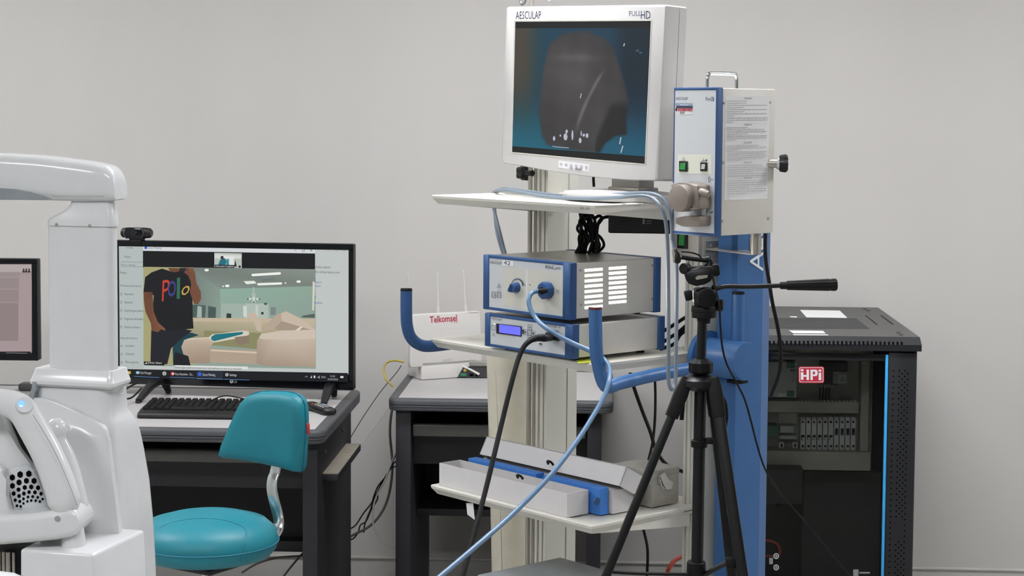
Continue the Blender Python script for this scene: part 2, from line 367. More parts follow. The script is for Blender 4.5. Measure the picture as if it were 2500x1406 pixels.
S.quad((351.5, 889), (475, 891), (475, 653), (351, 651), 'a9a477')       # yellowish wall left of the person
S.quad((474, 672), (771, 700), (771, 657), (470, 653), '808a82')         # ceiling
S.poly([(538, 705), (771, 698), (771, 657), (474, 653), (474, 658)], ['84908a', '7a847c', '8a938c', '747e77', '747e77'])
S.poly([(538, 705), (771, 698), (771, 776), (540, 776)], ['8fb0a0', '8fa899', '8fa198', '93a79d'])
S.poly([(474, 658), (538, 704), (540, 776), (474, 776)], ['73827a', '879a90', '8d9f95', '71817a'])
for (x, y) in ((505.5, 659), (556, 697.5), (546, 698.5), (730, 687), (698, 690.5)): S.ell(x, y, 5.5 if y < 698 and x != 698 else 2.2, 3.2 if y < 690.3 or x == 556 else 1.6, 'f2f5ee')
for (a, b2, c2, e2) in (((618, 671), (684, 667), 6, 'f4f6f0'), ((632, 693.5), (687, 691.5), 5.5, 'f4f6f0')): S.line([a, b2], c2, e2); S.ell(a[0], a[1], c2 / 2, c2 / 2, e2); S.ell(b2[0], b2[1], c2 / 2, c2 / 2, e2)
S.poly([(596, 686), (622, 685), (628, 691.5), (603, 693.5)], 'e9eee4'); S.poly([(637, 676), (669, 674), (671, 684), (641, 686)], '707b78')
S.rect(640, 677, 668, 678.5, '8a948f', -.05)
S.quad((540, 776), (660, 778), (658, 742), (541, 740), 'a2b3a9'); S.quad((600, 777), (655, 777), (655, 741), (600, 740), 'b0beb5')
S.quad((472, 774), (502, 775), (504, 745), (470, 743), '4f5f5c'); S.quad((482, 774), (494, 775), (494, 748), (484, 746), 'a5b5ae'); S.quad((509, 775), (528, 776), (529, 750), (510, 746), '485856')
S.quad((554, 776), (566, 776), (566, 765), (555, 764), '2c3636'); S.quad((639, 767), (645, 767), (645, 761), (639, 761), '2c3636'); S.quad((662, 768), (674, 768), (675, 750), (662, 749), '7a8886')
for dx, dy in ((-11, 1), (11, 1), (0, -8), (0, 8), (0, 0)): S.ell(621 + dx, 728 + dy, 6 if dx else 4, 2.8 if dx else 4, 'd4d9d2'); 
for dx, dy in ((0, -8), (0, 9), (-14, 1), (14, 1)): S.ell(621 + dx, 728 + dy, 2.4, 2, '454e4c')
S.rect(619.5, 700, 622, 724, 'b8c2ba'); S.quad((596, 773), (605, 774), (604, 746), (595, 746), 'cfd8d4'); S.quad((625, 772), (632, 773), (632, 744), (626, 744), 'c5cfca')
S.line([(632, 742), (650, 742)], 2, 'b9c3bd'); S.ell(650, 741, 4, 3, '4c5553'); S.quad((764, 757), (768, 757), (771, 688), (765, 686), 'd8d3c6')
S.quad((738, 774), (770, 775), (770, 765), (740, 770), '57605c')
S.poly([(472, 776), (771, 778), (771, 842), (470, 840)], ['b4aa90', 'c4bba2', 'a29a78', '8c8866'])            # long desk behind
S.quad((472, 784), (771, 788), (771, 777), (472, 775), 'c6b59c')
S.quad((500, 840), (640, 852), (640, 812), (500, 806), '8b8a63')
S.poly([(606, 766), (612, 762), (626, 764), (632, 774), (641, 790), (640, 809), (629, 806), (622, 786), (607, 771)], 'c8b7a4')   # arm of the dental chair
S.poly([(641, 809), (668, 803), (690, 783), (688, 764), (678, 767), (650, 792)], 'b9a794'); S.poly([(688, 764), (700, 759), (735, 776), (770, 802), (770, 806), (700, 790), (689, 779)], 'cbbaa8')
S.poly([(690, 783), (730, 795), (760, 804), (722, 806), (680, 805), (672, 800)], 'a89785'); S.poly([(722, 806), (736, 796), (741, 797), (730, 807)], 'e4dbd0')
S.poly([(445, 840), (452, 826), (512, 822), (520, 815), (596, 806), (609, 808), (611, 815), (600, 822), (520, 836), (480, 838)], 'd8d0c0')
S.poly([(518, 821), (528, 815), (596, 809), (594, 815), (525, 832), (518, 828)], '17747f'); S.poly([(575, 822), (610, 818), (609, 836), (590, 841), (578, 836)], '8b7a68')
S.poly([(444, 846), (452, 829), (512, 824), (524, 834), (517, 845), (514, 886), (470, 885), (452, 870)], ['b7a390', 'c3b09d', 'cdbcaa', 'c2af9c', 'b5a18e', 'a18d7a', '9f8b78', 'ab9885'])
S.quad((517, 884), (632, 888), (628, 854), (514, 851), 'b3a08d'); S.quad((517, 856), (630, 862), (630, 858), (517, 852), 'd9c4ac')
S.poly([(628, 886), (630, 830), (640, 814), (690, 806), (772, 804), (772, 895), (660, 892), (640, 890)], ['a59280', 'b3a18e', 'c6b6a4', 'd2c4b4', 'cdbdac', 'ae9b88', 'a69380', 'a4917e'])
S.poly([(634, 824), (640, 814), (690, 806), (772, 804), (772, 826), (690, 828), (645, 827)], 'd2c3b3')
S.poly([(425, 884), (424, 850), (430, 825), (442, 812), (470, 811), (488, 817), (452, 829), (445, 846), (452, 870), (462, 880), (468, 891), (430, 890)], '123f4b')
S.poly([(425, 890), (468, 891), (462, 868), (430, 858)], '11161c')
# the person in the call: dark shirt with coloured letters, phone held up in front of the face
S.poly([(370, 880), (372, 807), (440, 800), (472, 806), (440, 830), (420, 850), (411, 888), (372, 886)], '1a1c24')
S.poly([(353, 712), (357, 676), (373, 664), (398, 655), (420, 662), (442, 656), (462, 664), (472, 700), (473, 770), (475, 801), (455, 803), (372, 808), (378, 720)], '14151a')
S.poly([(353, 712), (375, 712), (376, 730), (378, 760), (388, 785), (407, 803), (405, 806), (396, 803), (388, 810), (373, 806), (371, 788), (358, 760), (354, 735)], ['6d4531', '5d3a29', '6d4531', '7a4d37', '7a4d37', '8a5a42', '8a5a42', '7a4d37', '7a4d37', '6d4531', '6d4531', '6d4531', '6d4531'])
S.poly([(466, 712), (470, 690), (462, 672), (452, 664), (456, 653), (472, 654), (478, 662), (482, 690), (493, 712), (493, 730), (486, 742), (476, 740)], '744a36')
S.poly([(414, 653), (442, 654), (440, 662), (428, 664), (416, 660)], '6d4531'); S.poly([(440, 653), (462, 653), (462, 660), (448, 662)], '23242a')
for k2 in range(4): S.line([(458 + k2 * 5.2, 660 + k2), (459 + k2 * 5.2, 652.5 + k2 * .5)], 3.4, '7d513b')
S.text('P', (398, 735), (416, 730), 50, 'c9402f', (2, -52)); S.text('o', (411, 724), (432, 722), 44, '3b3f7d', (3, -60)); S.text('l', (434, 729), (442, 728), 50, '2f6a50', (1, -53)); S.text('o', (444, 722), (464, 716), 26, 'c6a650', (6, -34))
S.quad((355, 890), (405, 891), (404, 882), (354, 881), '141414'); S.poly([(356, 887), (362, 887), (362, 882)], 'd0d0cc'); S.text('Johtan Sabari', (364, 886), (398, 887), 5, 'd8d8d4')
S.quad((526, 651), (593, 654), (593, 617.5), (526, 616), 'b9c1b8'); S.quad((527, 630), (592, 631), (592, 622), (527, 620), 'd8dcd6')    # the small thumbnail
S.poly([(535, 648), (540, 634), (550, 628), (556, 636), (552, 648)], '1a6f80'); S.ell(545.5, 628, 4.5, 4, '2a2624'); S.quad((548, 629), (574, 630), (574, 626), (549, 625), 'e9ece9'); S.poly([(554, 648), (556, 632), (562, 632), (562, 648)], '3a8b98')
S.quad((562, 646), (574, 647), (574, 630), (562, 630), 'e1e6e4'); S.poly([(575, 650), (577, 633), (581, 650)], '1c1c1e'); S.ell(588, 650, 3, 3, '1c1c1e'); S.quad((527, 651), (575, 653), (575, 646), (527, 645), '23262a'); stx('riska putri inugiana', 529, 650.5, 573, 4.4, 'd6d8d6')
stx('privacy options', 771, 653, 809, 6, '3e4444', .03); stx('this setting impacts your', 771, 665, 832, 6, '4c5252', .03)
stx('Board', 772, 690, 787, 5, '2e6aa8'); stx('speed', 772, 699, 785, 5, '2e6aa8'); stx('?', 771, 726, 774, 5, '2e6aa8'); stx('feedback', 770, 740, 790, 5.5, '2e6aa8')
S.quad((430, 893), (608, 900), (608, 893.5), (430, 890), 'dfe3e2'); stx('Some apps need to access your microphone to work as intended.', 430, 897.5, 594, 5, '565c5b')
scr(262, 899, 852, 921, '0e1116')                       # task bar
S.rect(315, 904.5, 323, 911, 'd8b857'); S.ell(340, 908, 4.5, 3.5, '9ec8d6'); stx('Task Manager', 345, 911, 374, 6, 'c9ccd0'); S.line([(331, 917), (393, 920)], 1.2, '5a88c0')
S.ell(405, 910, 5, 5, 'b9bbb4'); S.ell(405, 910, 2.2, 2.2, '7d7f78'); S.ell(425, 910.5, 4.5, 4.8, 'd0493b'); S.ell(426, 911, 2.4, 2.4, 'e8e8ee'); stx('Post Attendee - Zo...', 431, 914, 476, 6, 'c9ccd0'); S.line([(418, 919), (480, 921)], 1.2, '5a88c0')
S.quad((483, 921.5), (548, 923), (548, 904), (483, 902), '1f2733'); S.ell(491, 911.5, 4.8, 5, '2f63d8'); stx('Zoom Meeting', 498, 915.5, 529, 6, 'd0d3d8'); S.line([(483, 922), (548, 924)], 1.2, '6a9ad4')
S.ell(557.5, 913, 3.8, 3.8, 'd8dade'); S.ell(557.5, 913, 1.8, 1.8, '0e1116'); stx('Settings', 564, 916, 581, 6, 'd0d3d8'); S.line([(550, 924), (612, 926)], 1.2, '5a88c0')
S.line([(748, 919), (751, 916), (754, 919)], 1, 'b8bcc0'); S.poly([(760, 921), (765, 921), (765, 914)], 'b8bcc0'); S.ell(771, 918, 2, 3.6, 'e4e6e8'); S.line([(777, 919), (780, 919), (783, 915.5), (783, 922), (780, 919)], 1, 'b8bcc0'); stx('ENG', 788, 921, 798, 5, 'b8bcc0'); stx('14:25', 809, 918.5, 821, 4.5, 'b8bcc0'); stx('22/05/2023', 803, 926, 828, 4.5, 'b8bcc0'); S.rect(834, 916, 841.5, 921, 'd8dade')
S.build('screen', 'screen_glow', tv, 'lit screen with a video call of a person in a dark shirt')
L_ = Decal(lambda x, y: tv.P(x, y, y=-.0062), (0, -1, 0)); L_.ell(565, 931, 4.5, 4.6, 'c8cacc'); L_.ell(565.5, 930.5, 1.5, 1.5, '0d0e12'); L_.text('LG', (571, 934.5), (578.5, 934.8), 6.6, 'b9bbbd'); L_.build('badge', 'printed', tv)

# webcam on the television
wc = thing('webcam', 'small black webcam clipped on the top edge of the television', 'webcam', tv.w((-.595, .008, TZ1)), -5)
c0 = wc.P(331, 569, y=-.012); hw = .047
g = MB(); g.loft([[V((x, -.014 + yy, c0.z)) + V((0, 0, zz)) for yy, zz in rrect(-.0, -r2, .026, r2, min(r2 * .9, .012), 4)] for x, r2 in ((c0.x - hw, .009), (c0.x - hw + .004, .0145), (c0.x - hw + .02, .0165), (c0.x + hw - .02, .0165), (c0.x + hw - .004, .0145), (c0.x + hw, .009))]); g.build('body', 'black_plastic', wc)
MB().prism([V((c0.x - .030, -.0145, c0.z - .0165)), V((c0.x + .022, -.0145, c0.z - .0165)), V((c0.x + .027, -.0145, c0.z)), V((c0.x + .022, -.0145, c0.z + .0165)), V((c0.x - .030, -.0145, c0.z + .0165)), V((c0.x - .034, -.0145, c0.z))], (0, -.004, 0), .0015).build('face_plate', 'black_gloss', wc)
MB().cyl((c0.x - .005, -.018, c0.z), (c0.x - .005, -.021, c0.z), .0115, .010).build('lens', 'lens_black', wc)
r_ = MB(); r_.tube([(c0.x + .022, -.019, c0.z - .014), (c0.x + .0265, -.019, c0.z), (c0.x + .022, -.019, c0.z + .014)], .0008, 6); r_.tube([(c0.x - .030, -.019, c0.z - .014), (c0.x - .0345, -.019, c0.z), (c0.x - .030, -.019, c0.z + .014)], .0008, 6); r_.build('trim_arc', 'chrome', wc)
g = MB(); g.box((c0.x - .02, -.016, c0.z - .024), (c0.x + .022, .012, c0.z - .0155), .003); g.box((c0.x - .016, -.0175, -.014), (c0.x + .018, -.0145, c0.z - .02), .001); g.build('clip', 'black_rubber', wc)

# keyboard
kb = thing('keyboard', 'black full-size computer keyboard on the desk below the television', 'keyboard', (-1.312, 4.955, .75), 1)
kw, kd = .445, .17
MB().prism([(0, 0, .004), (0, .004, .0), (0, kd, .0), (0, kd, .026), (0, kd - .01, .028), (0, .05, .020), (0, .004, .014)], (kw, 0, 0), .003).build('body', 'black_plastic', kb)
km = MB().hexa([(-.0085, -.0085, 0), (.0085, -.0085, 0), (.0085, .0085, 0), (-.0085, .0085, 0), (-.0065, -.0065, .007), (.0065, -.0065, .007), (.0065, .0075, .007), (-.0065, .0075, .007)], .001, 1).mesh('key', 'black_rubber')
for r3 in range(6):
    y = .052 + r3 * .0195 + (.005 if r3 == 5 else 0); z = .0195 + (y - .05) * .07
    for c3 in range(22):
        if c3 in (15, 18) or (r3 == 0 and 4 <= c3 <= 8) or (r3 in (2, 1) and c3 in (16, 17) and r3 == 2): continue
        x = .014 + c3 * .0197 - (.0 if c3 < 15 else .004); link('key', km, kb, loc=(x, y, z))
MB().hexa([(.085, .0435, .019), (.185, .0435, .019), (.185, .0605, .020), (.085, .0605, .020), (.087, .0455, .026), (.183, .0455, .026), (.183, .0595, .027), (.087, .0595, .027)], .001, 1).build('space_bar', 'black_rubber', kb)
# remote
rm = thing('remote_control', 'black remote control with small coloured buttons, at the right end of the desk', 'remote control', (-.826, 5.13, .75), 33)
MB().loft([[V((x, y, z)) for x, z in rrect(-hw2, 0, hw2, h2, min(.008, h2 * .4), 3)] for y, hw2, h2 in ((-.085, .014, .012), (-.08, .02, .018), (-.02, .022, .019), (.07, .021, .017), (.085, .016, .011))]).build('body', 'black_plastic', rm)
for i, (c_, n_) in enumerate((('red_tag', 'button'), ('green_terminal', 'button'), ('cable_yellow', 'button'), ('blue_paint', 'button'))): MB().box((-.016 + i * .009, .01, .017), (-.010 + i * .009, .016, .0205), .001).build(n_, c_, rm)
bmk = MB().box((-.0035, -.0025, 0), (.0035, .0025, .0025), .0008, 1).mesh('button', 'soft_grey')
for r3 in range(5):
    for c3 in range(3): link('button', bmk, rm, loc=(-.012 + c3 * .012, -.06 + r3 * .013, .0185))

# second monitor, cut by the frame's left edge
mn = thing('computer_monitor', 'black computer monitor with a pinkish document on screen, cut by the left edge', 'monitor', (-1.86, 5.22, .75), 0)
mr = mn.P(93.2, 760, y=0).x; mt = mn.P(93, 632, y=0).z; mb_ = mn.P(89, 880, y=0).z
MB().box((mr - .53, 0, mb_), (mr, .03, mt), .004).build('housing', 'black_plastic', mn)
f = MB(); bz = .017
for a, c in (((mr - .53, -.006, mt - .014), (mr, 0, mt)), ((mr - .53, -.006, mb_), (mr, 0, mb_ + .021)), ((mr - bz, -.006, mb_ + .02), (mr, 0, mt - .013)), ((mr - .53, -.006, mb_ + .02), (mr - .53 + bz, 0, mt - .013))): f.box(a, c, .0015, 1)
f.build('bezel', 'black_gloss', mn)
S = Decal(lambda x, y: mn.P(x, y, y=-.0004), (0, -1, 0))
S.rect(-330, 645, 77.5, 861, 'c9b4b7'); S.rect(-330, 645, 77, 664, 'd6c9c9'); S.rect(-330, 664, 48, 676, 'b9a9a9'); S.rect(-330, 678, 47, 705, 'b4a4a4'); S.rect(-330, 707, 46, 737, 'b2a1a2'); S.rect(-330, 739, 45, 832, 'ad9b9d'); S.rect(-330, 858, 75, 872, '17181c'); S.line([(15, 861), (67, 862)], 1.6, '8a8a8c')
for x in (58, 64.5, 71.5): S.ell(x, 658, 2.2, 2.4, '3a2c30'); S.poly([(x - 3.6, 665), (x + 3.6, 665), (x + 2.4, 660.5), (x - 2.4, 660.5)], '3a2c30')
S.rect(50, 857 - 189, 75, 669, 'a89a9a'); S.build('screen', 'screen_dim', mn)
MB().cyl((-.06, .05, .02), (-.06, .05, .16), .018).build('stem', 'black_plastic', mn); MB().loft([[(x, y, 0) for x, y in rrect(-.19, -.06, .07, .12, .03)], [(x, y, .012) for x, y in rrect(-.185, -.055, .065, .115, .03)]]).build('stand', 'black_plastic', mn)
MB().box((-.066, .03, .14), (-.054, .05, .2)).build('hinge', 'black_plastic', mn)
sp = thing('speaker_block', 'small dark brown block on the desk behind the white machine', 'speaker', W0.P(64, 952, z=.75), 0)
MB().box((-.02, -.02, 0), (.05, .03, .022), .006).build('body', 'rack_top', sp)

# ================================================================== teal stool
st = thing('stool', 'teal padded stool with small backrest on a bent chrome bar', 'stool', (-.933, 4.148, 0), -30)
SP = [(.560, .05), (.562, .12), (.570, .150), (.585, .163), (.603, .168), (.628, .162), (.648, .140), (.660, .10), (.666, .05), (.667, .0005)]
b = MB(); b.revolve((0, 0, 0), (0, 0, 1), SP, 56); seat = b.build('seat', 'teal_vinyl', st, ang=80)
def on_seat(x, y):                                      # first point of the pixel's ray on the seat's round profile
    z = .70
    while z > .56:
        q = st.P(x, y, z=z); r = math.hypot(q.x, q.y)
        for (z0, r0), (z1, r1) in zip(SP, SP[1:]):
            if z0 <= z <= z1 and r <= r0 + (r1 - r0) * (z - z0) / (z1 - z0): return q + V((0, 0, .0006))
        z -= .0005
    return q
s_ = MB(); s_.tube([V((.1685 * math.cos(t), .1685 * math.sin(t), .603)) for t in [2 * math.pi * i / 36 for i in range(37)]], .0018, 6, 2); s_.build('piping', 'teal_seam', seat)
s_ = MB(); s_.tube([on_seat(x, y) for x, y in ((388, 1290), (402, 1282), (425, 1274), (460, 1268), (500, 1266), (540, 1269), (570, 1276), (592, 1286), (601, 1297), (600, 1312), (597, 1330), (592, 1350), (586, 1370))], .0014, 6, 4); s_.build('stitch_line', 'teal_seam', seat)
# backrest
by = st.l(WD(655, 1055, 4.38)).y
out = [(551, 1108), (556, 1085), (570, 1045), (586, 1003), (596, 982), (612, 964), (636, 956), (668, 955), (700, 956), (726, 961), (742, 972), (749, 990), (751, 1020), (750, 1060), (747, 1105), (744, 1138), (739, 1150), (728, 1150), (690, 1141), (640, 1130), (590, 1120), (560, 1115)]
pp = [st.P(x, y, y=by) for x, y in out]; cen = sum(pp, V()) / len(pp)
def bring(k, dy): return [V((cen.x + (p.x - cen.x) * k, by + dy - .9 * ((p.x - cen.x) * k) ** 2, cen.z + (p.z - cen.z) * k)) for p in pp]
b = MB(); b.loft([bring(.35, -.026), bring(.75, -.025), bring(.92, -.021), bring(.985, -.010), bring(1, .004), bring(.985, .018), bring(.9, .024), bring(.4, .025)]); br = b.build('backrest', 'teal_vinyl', st, ang=80)
s_ = MB(); s_.tube(bring(1.003, .004) + [bring(1.003, .004)[0]], .0013, 6, 2); s_.build('piping', 'teal_seam', br)
q = st.P(750, 1046, y=by); MB().box((q.x - .002, q.y - .005, q.z - .0125), (q.x + .006, q.y + .003, q.z + .0125), .001).build('brand_tag', 'red_tag', br, 'small red cloth tag')
pb = [st.D(x, y, D) for x, y, D in ((676, 1130, 4.40), (672, 1150, 4.40), (665, 1172, 4.395), (664, 1195, 4.39), (670, 1225, 4.385), (678, 1255, 4.38), (681, 1280, 4.37), (676, 1303, 4.35), (655, 1330, 4.31), (615, 1352, 4.27), (560, 1365, 4.25))]
g = MB(); g.tube(pb, 1, sec=('rect', .014, .0035), up=(1, 0, 0)); g.build('support_bar', 'chrome', st, 'bent flat chrome bar')
g = MB(); g.cyl((0, 0, .10), (0, 0, .40), .025); g.cyl((0, 0, .40), (0, 0, .56), .014); g.build('gas_lift', 'chrome', st)
MB().box((-.09, -.09, .548), (.09, .09, .562), .004).build('seat_plate', 'black_plastic', st)
for k in range(5):
    a = 2 * math.pi * k / 5 + .3; c, s2 = math.cos(a), math.sin(a); g = MB(); g.tube([(0, 0, .11), (c * .13, s2 * .13, .10), (c * .26, s2 * .26, .075)], [.022, .018, .014], 8); leg = g.build('leg', 'chrome', st)
    g = MB(); g.cyl((c * .26 - s2 * .012, s2 * .26 + c * .012, .028), (c * .26 + s2 * .012, s2 * .26 - c * .012, .028), .028, n=16); g.build('caster', 'black_rubber', leg)

# ================================================================== white dental unit (left foreground)
un = thing('dental_unit', 'glossy white dental unit with a square post and a rounded arm on top, left foreground', 'dental unit', (-.907, 3.231, 0), -11)
def ux(px, py, y=0.0): return un.P(px, py, y=y).x
def uz(px, py, y=0.0): return un.P(px, py, y=y).z
xl, xc = ux(113, 700), ux(272, 700); dep = un.P(293, 700, x=xc).y
zb, zt = uz(200, 915), uz(200, 552)
MB().loft([[(x, y, z) for x, y in rrect(xl, 0, xc, dep, .013, 6)] for z in (zb - .03, zt)]).build('post', 'white_plastic', un)
rings = []
for py, l_, r_ in ((552, 111, 274), (540, 112, 274), (533, 118, 273), (526, 130, 272), (520, 142, 271), (512, 154, 269), (503, 162, 267), (488, 168, 266)):
    k = (552 - py) / 64; rings.append([(x, y, uz(200, py)) for x, y in rrect(ux(l_, py), -.003 + .006 * k, ux(r_, py), dep + .003 - .004 * k, .014, 6)])
MB().loft(rings).build('neck', 'white_plastic', un)
for x_, y_ in ((138, 548), (219, 551)):
    q = un.P(x_, y_, y=-.0035); MB().cyl(q, q + V((0, -.0018, 0)), .0032, .0026, 12).build('screw', 'steel', un)
rings = []
for px, ty, by_ in ((-420, 380, 487), (-150, 376, 487), (0, 374, 488), (100, 380, 489), (190, 391, 491), (235, 398, 491), (262, 405, 491), (274, 416, 490), (281, 432, 489), (284, 450, 487)):
    x = ux(px, 440); z1, z0 = uz(px, ty), uz(px, by_); k = 1 if px < 250 else 1 - (px - 250) / 34 * .25
    yc = dep / 2; hw2 = (dep / 2 + .018) * k; rings.append([(x, y, z) for y, z in rrect(yc - hw2, z0, yc + hw2, z1, min(.022, (z1 - z0) * .32, hw2 * .6), 6)])
MB().loft(rings).build('arm', 'white_plastic', un, ang=50)
yy = dep / 2 - (dep / 2 + .018)
pnl = [un.P(x, y, y=yy - .001) for x, y in ((-420, 448), (-150, 452), (0, 459), (40, 462), (75, 469), (105, 477), (130, 486), (0, 488), (-420, 488))]
MB().prism(pnl, (0, -.004, 0), .001).build('underside_cover', 'grey_plastic', un, 'grey recessed underside cover')
g = MB(); g.tube([un.P(x, y, y=yy - .0003) for x, y in ((128, 479), (190, 480), (255, 479))], .0006, 5); g.build('seam', 'soft_grey', un)
# collar and body
rings = []
for py, l_, r_, e in ((902, 92, 276, 0.001), (903, 86, 277, .004), (913, 84, 279, .006), (930, 79, 282, .010), (932, 78, 283, .011), (939, 78, 283, .011), (942, 80, 281, .009), (946, 84, 279, .005)):
    rings.append([(x, y, uz(200, py)) for x, y in rrect(ux(l_, py), -.004 - e, ux(r_, py), .058 + e, .011, 6)])
MB().loft(rings).build('collar', 'white_plastic', un, ang=28)
rings = []
for py, pr, yb in ((948, 311, .090), (985, 312, .090), (1008, 313, .092), (1022, 322, .10), (1040, 333, .11), (1070, 344, .125), (1120, 354, .135), (1200, 367, .15), (1300, 376, .16), (1406, 382, .165), (1700, 392, .17)):
    z = uz(200, py); rings.append([(x, y, z) for x, y in rrect(ux(84, py), -.004, un.P(pr, py, y=yb - .012).x, yb, .02, 6)])
x0_, x1_ = rings[-1][10][0], max(p[0] for p in rings[-1]); rings.append([(p[0], p[1], 0.0) for p in rings[-1]])
MB().loft(rings).build('body', 'white_plastic', un, ang=60)
bl = [un.P(x, y, y=-.004) for x, y in ((88, 968), (112, 970), (140, 977), (170, 988), (205, 1006), (240, 1026), (260, 1036), (267, 1046), (271, 1070), (278, 1130), (290, 1220), (301, 1310), (309, 1406), (322, 1600))]
bl += [V((bl[-1].x, -.004, .02)), V((bl[0].x, -.004, .02))]
MB().prism(bl, (0, -.014, 0), .008, 3).build('front_cover', 'white_plastic', un, ang=60)
q0 = un.P(82, 931, y=-.014); q1 = un.P(82, 1010, y=-.014)
MB().prism([un.P(x, y, y=-.016) for x, y in ((78, 932), (89, 932), (89, 952), (82, 964), (84, 1008), (70, 1000), (70, 962), (78, 950))], (0, .03, 0), .001).build('side_strip', 'grey_plastic', un, 'grey edge strip')
zb2 = un.P(228, 1353, y=-.16).z; xb1 = un.P(228, 1353, y=-.16).x; xb0 = un.P(48, 1335, y=-.16).x
MB().hexa([(xb0, -.175, 0), (xb1 + .05, -.175, 0), (xb1 + .06, .02, 0), (xb0, .02, 0), (xb0, -.16, zb2), (xb1, -.16, zb2), (xb1 + .012, .02, zb2 + .004), (xb0, .02, zb2 + .004)], .006, 3).build('lower_cover', 'white_plastic', un)
# connector block beside the lower cover
c0 = un.P(-30, 1318, y=-.10); c1 = un.P(44, 1318, y=-.10)
MB().box((c0.x - .08, -.10, zb2 - .25), (xb0 - .001, -.02, zb2 - .004)).build('connector_block', 'black_plastic', un, 'dark connector block with metal couplings')
for px, w_ in ((14, .006), (25, .008), (38, .005), (3, .006)):
    q = un.P(px, 1360, y=-.105); MB().cyl((q.x, -.112, zb2 - .12), (q.x, -.112, zb2 - .02), w_ * .55, n=10).build('coupling', 'steel', un)
# tray rim at the frame's bottom-left corner
tr = thing('instrument_tray', 'smooth white tray edge at the bottom left corner of the picture', 'tray', WD(-40, 1420, 2.6), 0)
p_ = [tr.D(x, y, D) for x, y, D in ((-150, 1382, 2.6), (-20, 1391, 2.6), (40, 1398, 2.62), (75, 1408, 2.66))]
g = MB(); g.prism([p_[0], p_[1], p_[2], p_[3], p_[3] + V((.02, -.10, 0)), p_[0] + V((0, -.14, 0))], (0, 0, -.03), .004); g.build('rim', 'white_plastic', tr)

# ================================================================== operating light with handle and honeycomb vents, standing on its foot
ol = thing('operating_light', 'white moulded lamp head with loop handle and honeycomb vents, cut by the left edge', 'lamp', un.w((un.P(180, 1332, z=zb2).x, un.P(180, 1332, z=zb2).y, zb2)), 0)
Dl = (ol.o - CAM).dot(cf); pm = Dl / FPX
def op(x, y, dD=0.0): return ol.D(x, y, Dl + dD)
def ring_tube(pts, name, par, dD=0, oval=(1, 1), mat='white_plastic', label=None):
    g = MB(); g.tube([op(x, y, dD) for x, y, r in pts], [r * pm for x, y, r in pts], 20, sec=oval, up=(0, 1, 0)); return g.build(name, mat, par, label, ang=70)
ring_tube([(-120, 985, 30), (-40, 981, 31), (10, 982, 33), (52, 1000, 37), (84, 1050, 37), (116, 1110, 38), (142, 1175, 40), (156, 1222, 41), (160, 1246, 30), (160, 1256, 12)], 'handle', ol, -.02, (.8, 1))
ring_tube([(132, 1045, 10), (134, 1046, 24), (138, 1050, 29), (142, 1056, 24), (146, 1075, 18), (160, 1105, 19), (172, 1145, 22), (184, 1195, 24), (194, 1240, 22), (192, 1280, 18)], 'rear_handle', ol, .03)
MB().ball(op(138, 1047, .03), 29 * pm, 24).build('rear_knob', 'white_plastic', ol, ang=80)
g = MB(); g.tube([op(x, y, -.02 - .033) + V((0, -.0005, 0)) for x, y in ((80, 1012), (98, 1040), (130, 1095), (160, 1160), (178, 1205), (188, 1234))], .0007, 5); g.build('seam', 'soft_grey', ol)
# lower housing (a deep rounded bar running left)
rings = []
for x, yt, yb2 in ((-160, 1246, 1325), (-60, 1247, 1325), (20, 1248, 1321), (90, 1244, 1315), (150, 1236, 1309), (182, 1228, 1303), (198, 1236, 1296), (206, 1250, 1284), (209, 1262, 1272)):
    c = op(x, (yt + yb2) / 2); h_ = (yb2 - yt) / 2 * pm; rings.append([(c.x, y, z) for y, z in rrect(c.y - .038, c.z - h_, c.y + .05, c.z + h_, min(h_ * .5, .016), 5)])
MB().loft(rings).build('lower_housing', 'white_plastic', ol, ang=60)
MB().prism([op(x, y, .03) for x, y in ((-160, 1000), (0, 998), (4, 1012), (18, 1050), (38, 1098), (68, 1137), (92, 1155), (108, 1200), (120, 1240), (40, 1256), (-160, 1256))], (0, .09, 0), .008, 3).build('housing', 'white_plastic', ol, ang=60)
MB().prism([op(x, y, .026) for x, y in ((-160, 1130), (0, 1128), (18, 1143), (17, 1165), (24, 1205), (37, 1250), (30, 1262), (8, 1258), (-10, 1235), (-160, 1232))], (0, -.02, 0), .006, 3).build('vent_frame', 'white_plastic', ol, ang=60)
MB().prism([op(x, y, .06) for x, y in ((10, 1008), (60, 1008), (140, 1150), (125, 1200), (96, 1165), (40, 1090))], (0, .01, 0)).build('gap_backing', 'black_plastic', ol, 'black backing plate set behind the handle gap')  # black plate added behind the gap so that it shows dark
gp = [(18, 1153), (30, 1141), (68, 1134), (84, 1146), (105, 1195), (119, 1238), (75, 1246), (38, 1254), (29, 1215), (22, 1180)]
MB().prism([op(x, y, .028) for x, y in gp], (0, -.003, 0), .001).build('grille', 'panel_white', ol)
for x, y, r in ((115, 895, 27), (187, 867, 29), (268, 860, 28), (177, 940, 26), (245, 925, 25), (316, 926, 26), (116, 972, 25), (172, 1007, 20), (230, 987, 21), (290, 982, 21), (353, 990, 21), (127, 1043, 20), (177, 1066, 18), (222, 1043, 18), (270, 1030, 17), (324, 1032, 18), (381, 1045, 17), (142, 1105, 16), (184, 1117, 15), (218, 1092, 13), (260, 1075, 13), (303, 1072, 14), (350, 1079, 13), (395, 1095, 12), (158, 1157, 13), (192, 1163, 13), (218, 1135, 11), (254, 1116, 11), (290, 1108, 12), (331, 1109, 12), (370, 1118, 12)):
    cx, cy, rr = x / 3.8, 930 + y / 3.8, r / 3.8
    MB().prism([op(cx + rr * math.cos(math.pi / 6 + k * math.pi / 3), cy + rr * 1.12 * math.sin(math.pi / 6 + k * math.pi / 3), .0245) for k in range(6)], (0, -.0006, 0)).build('vent_hole', 'hole_black', ol)
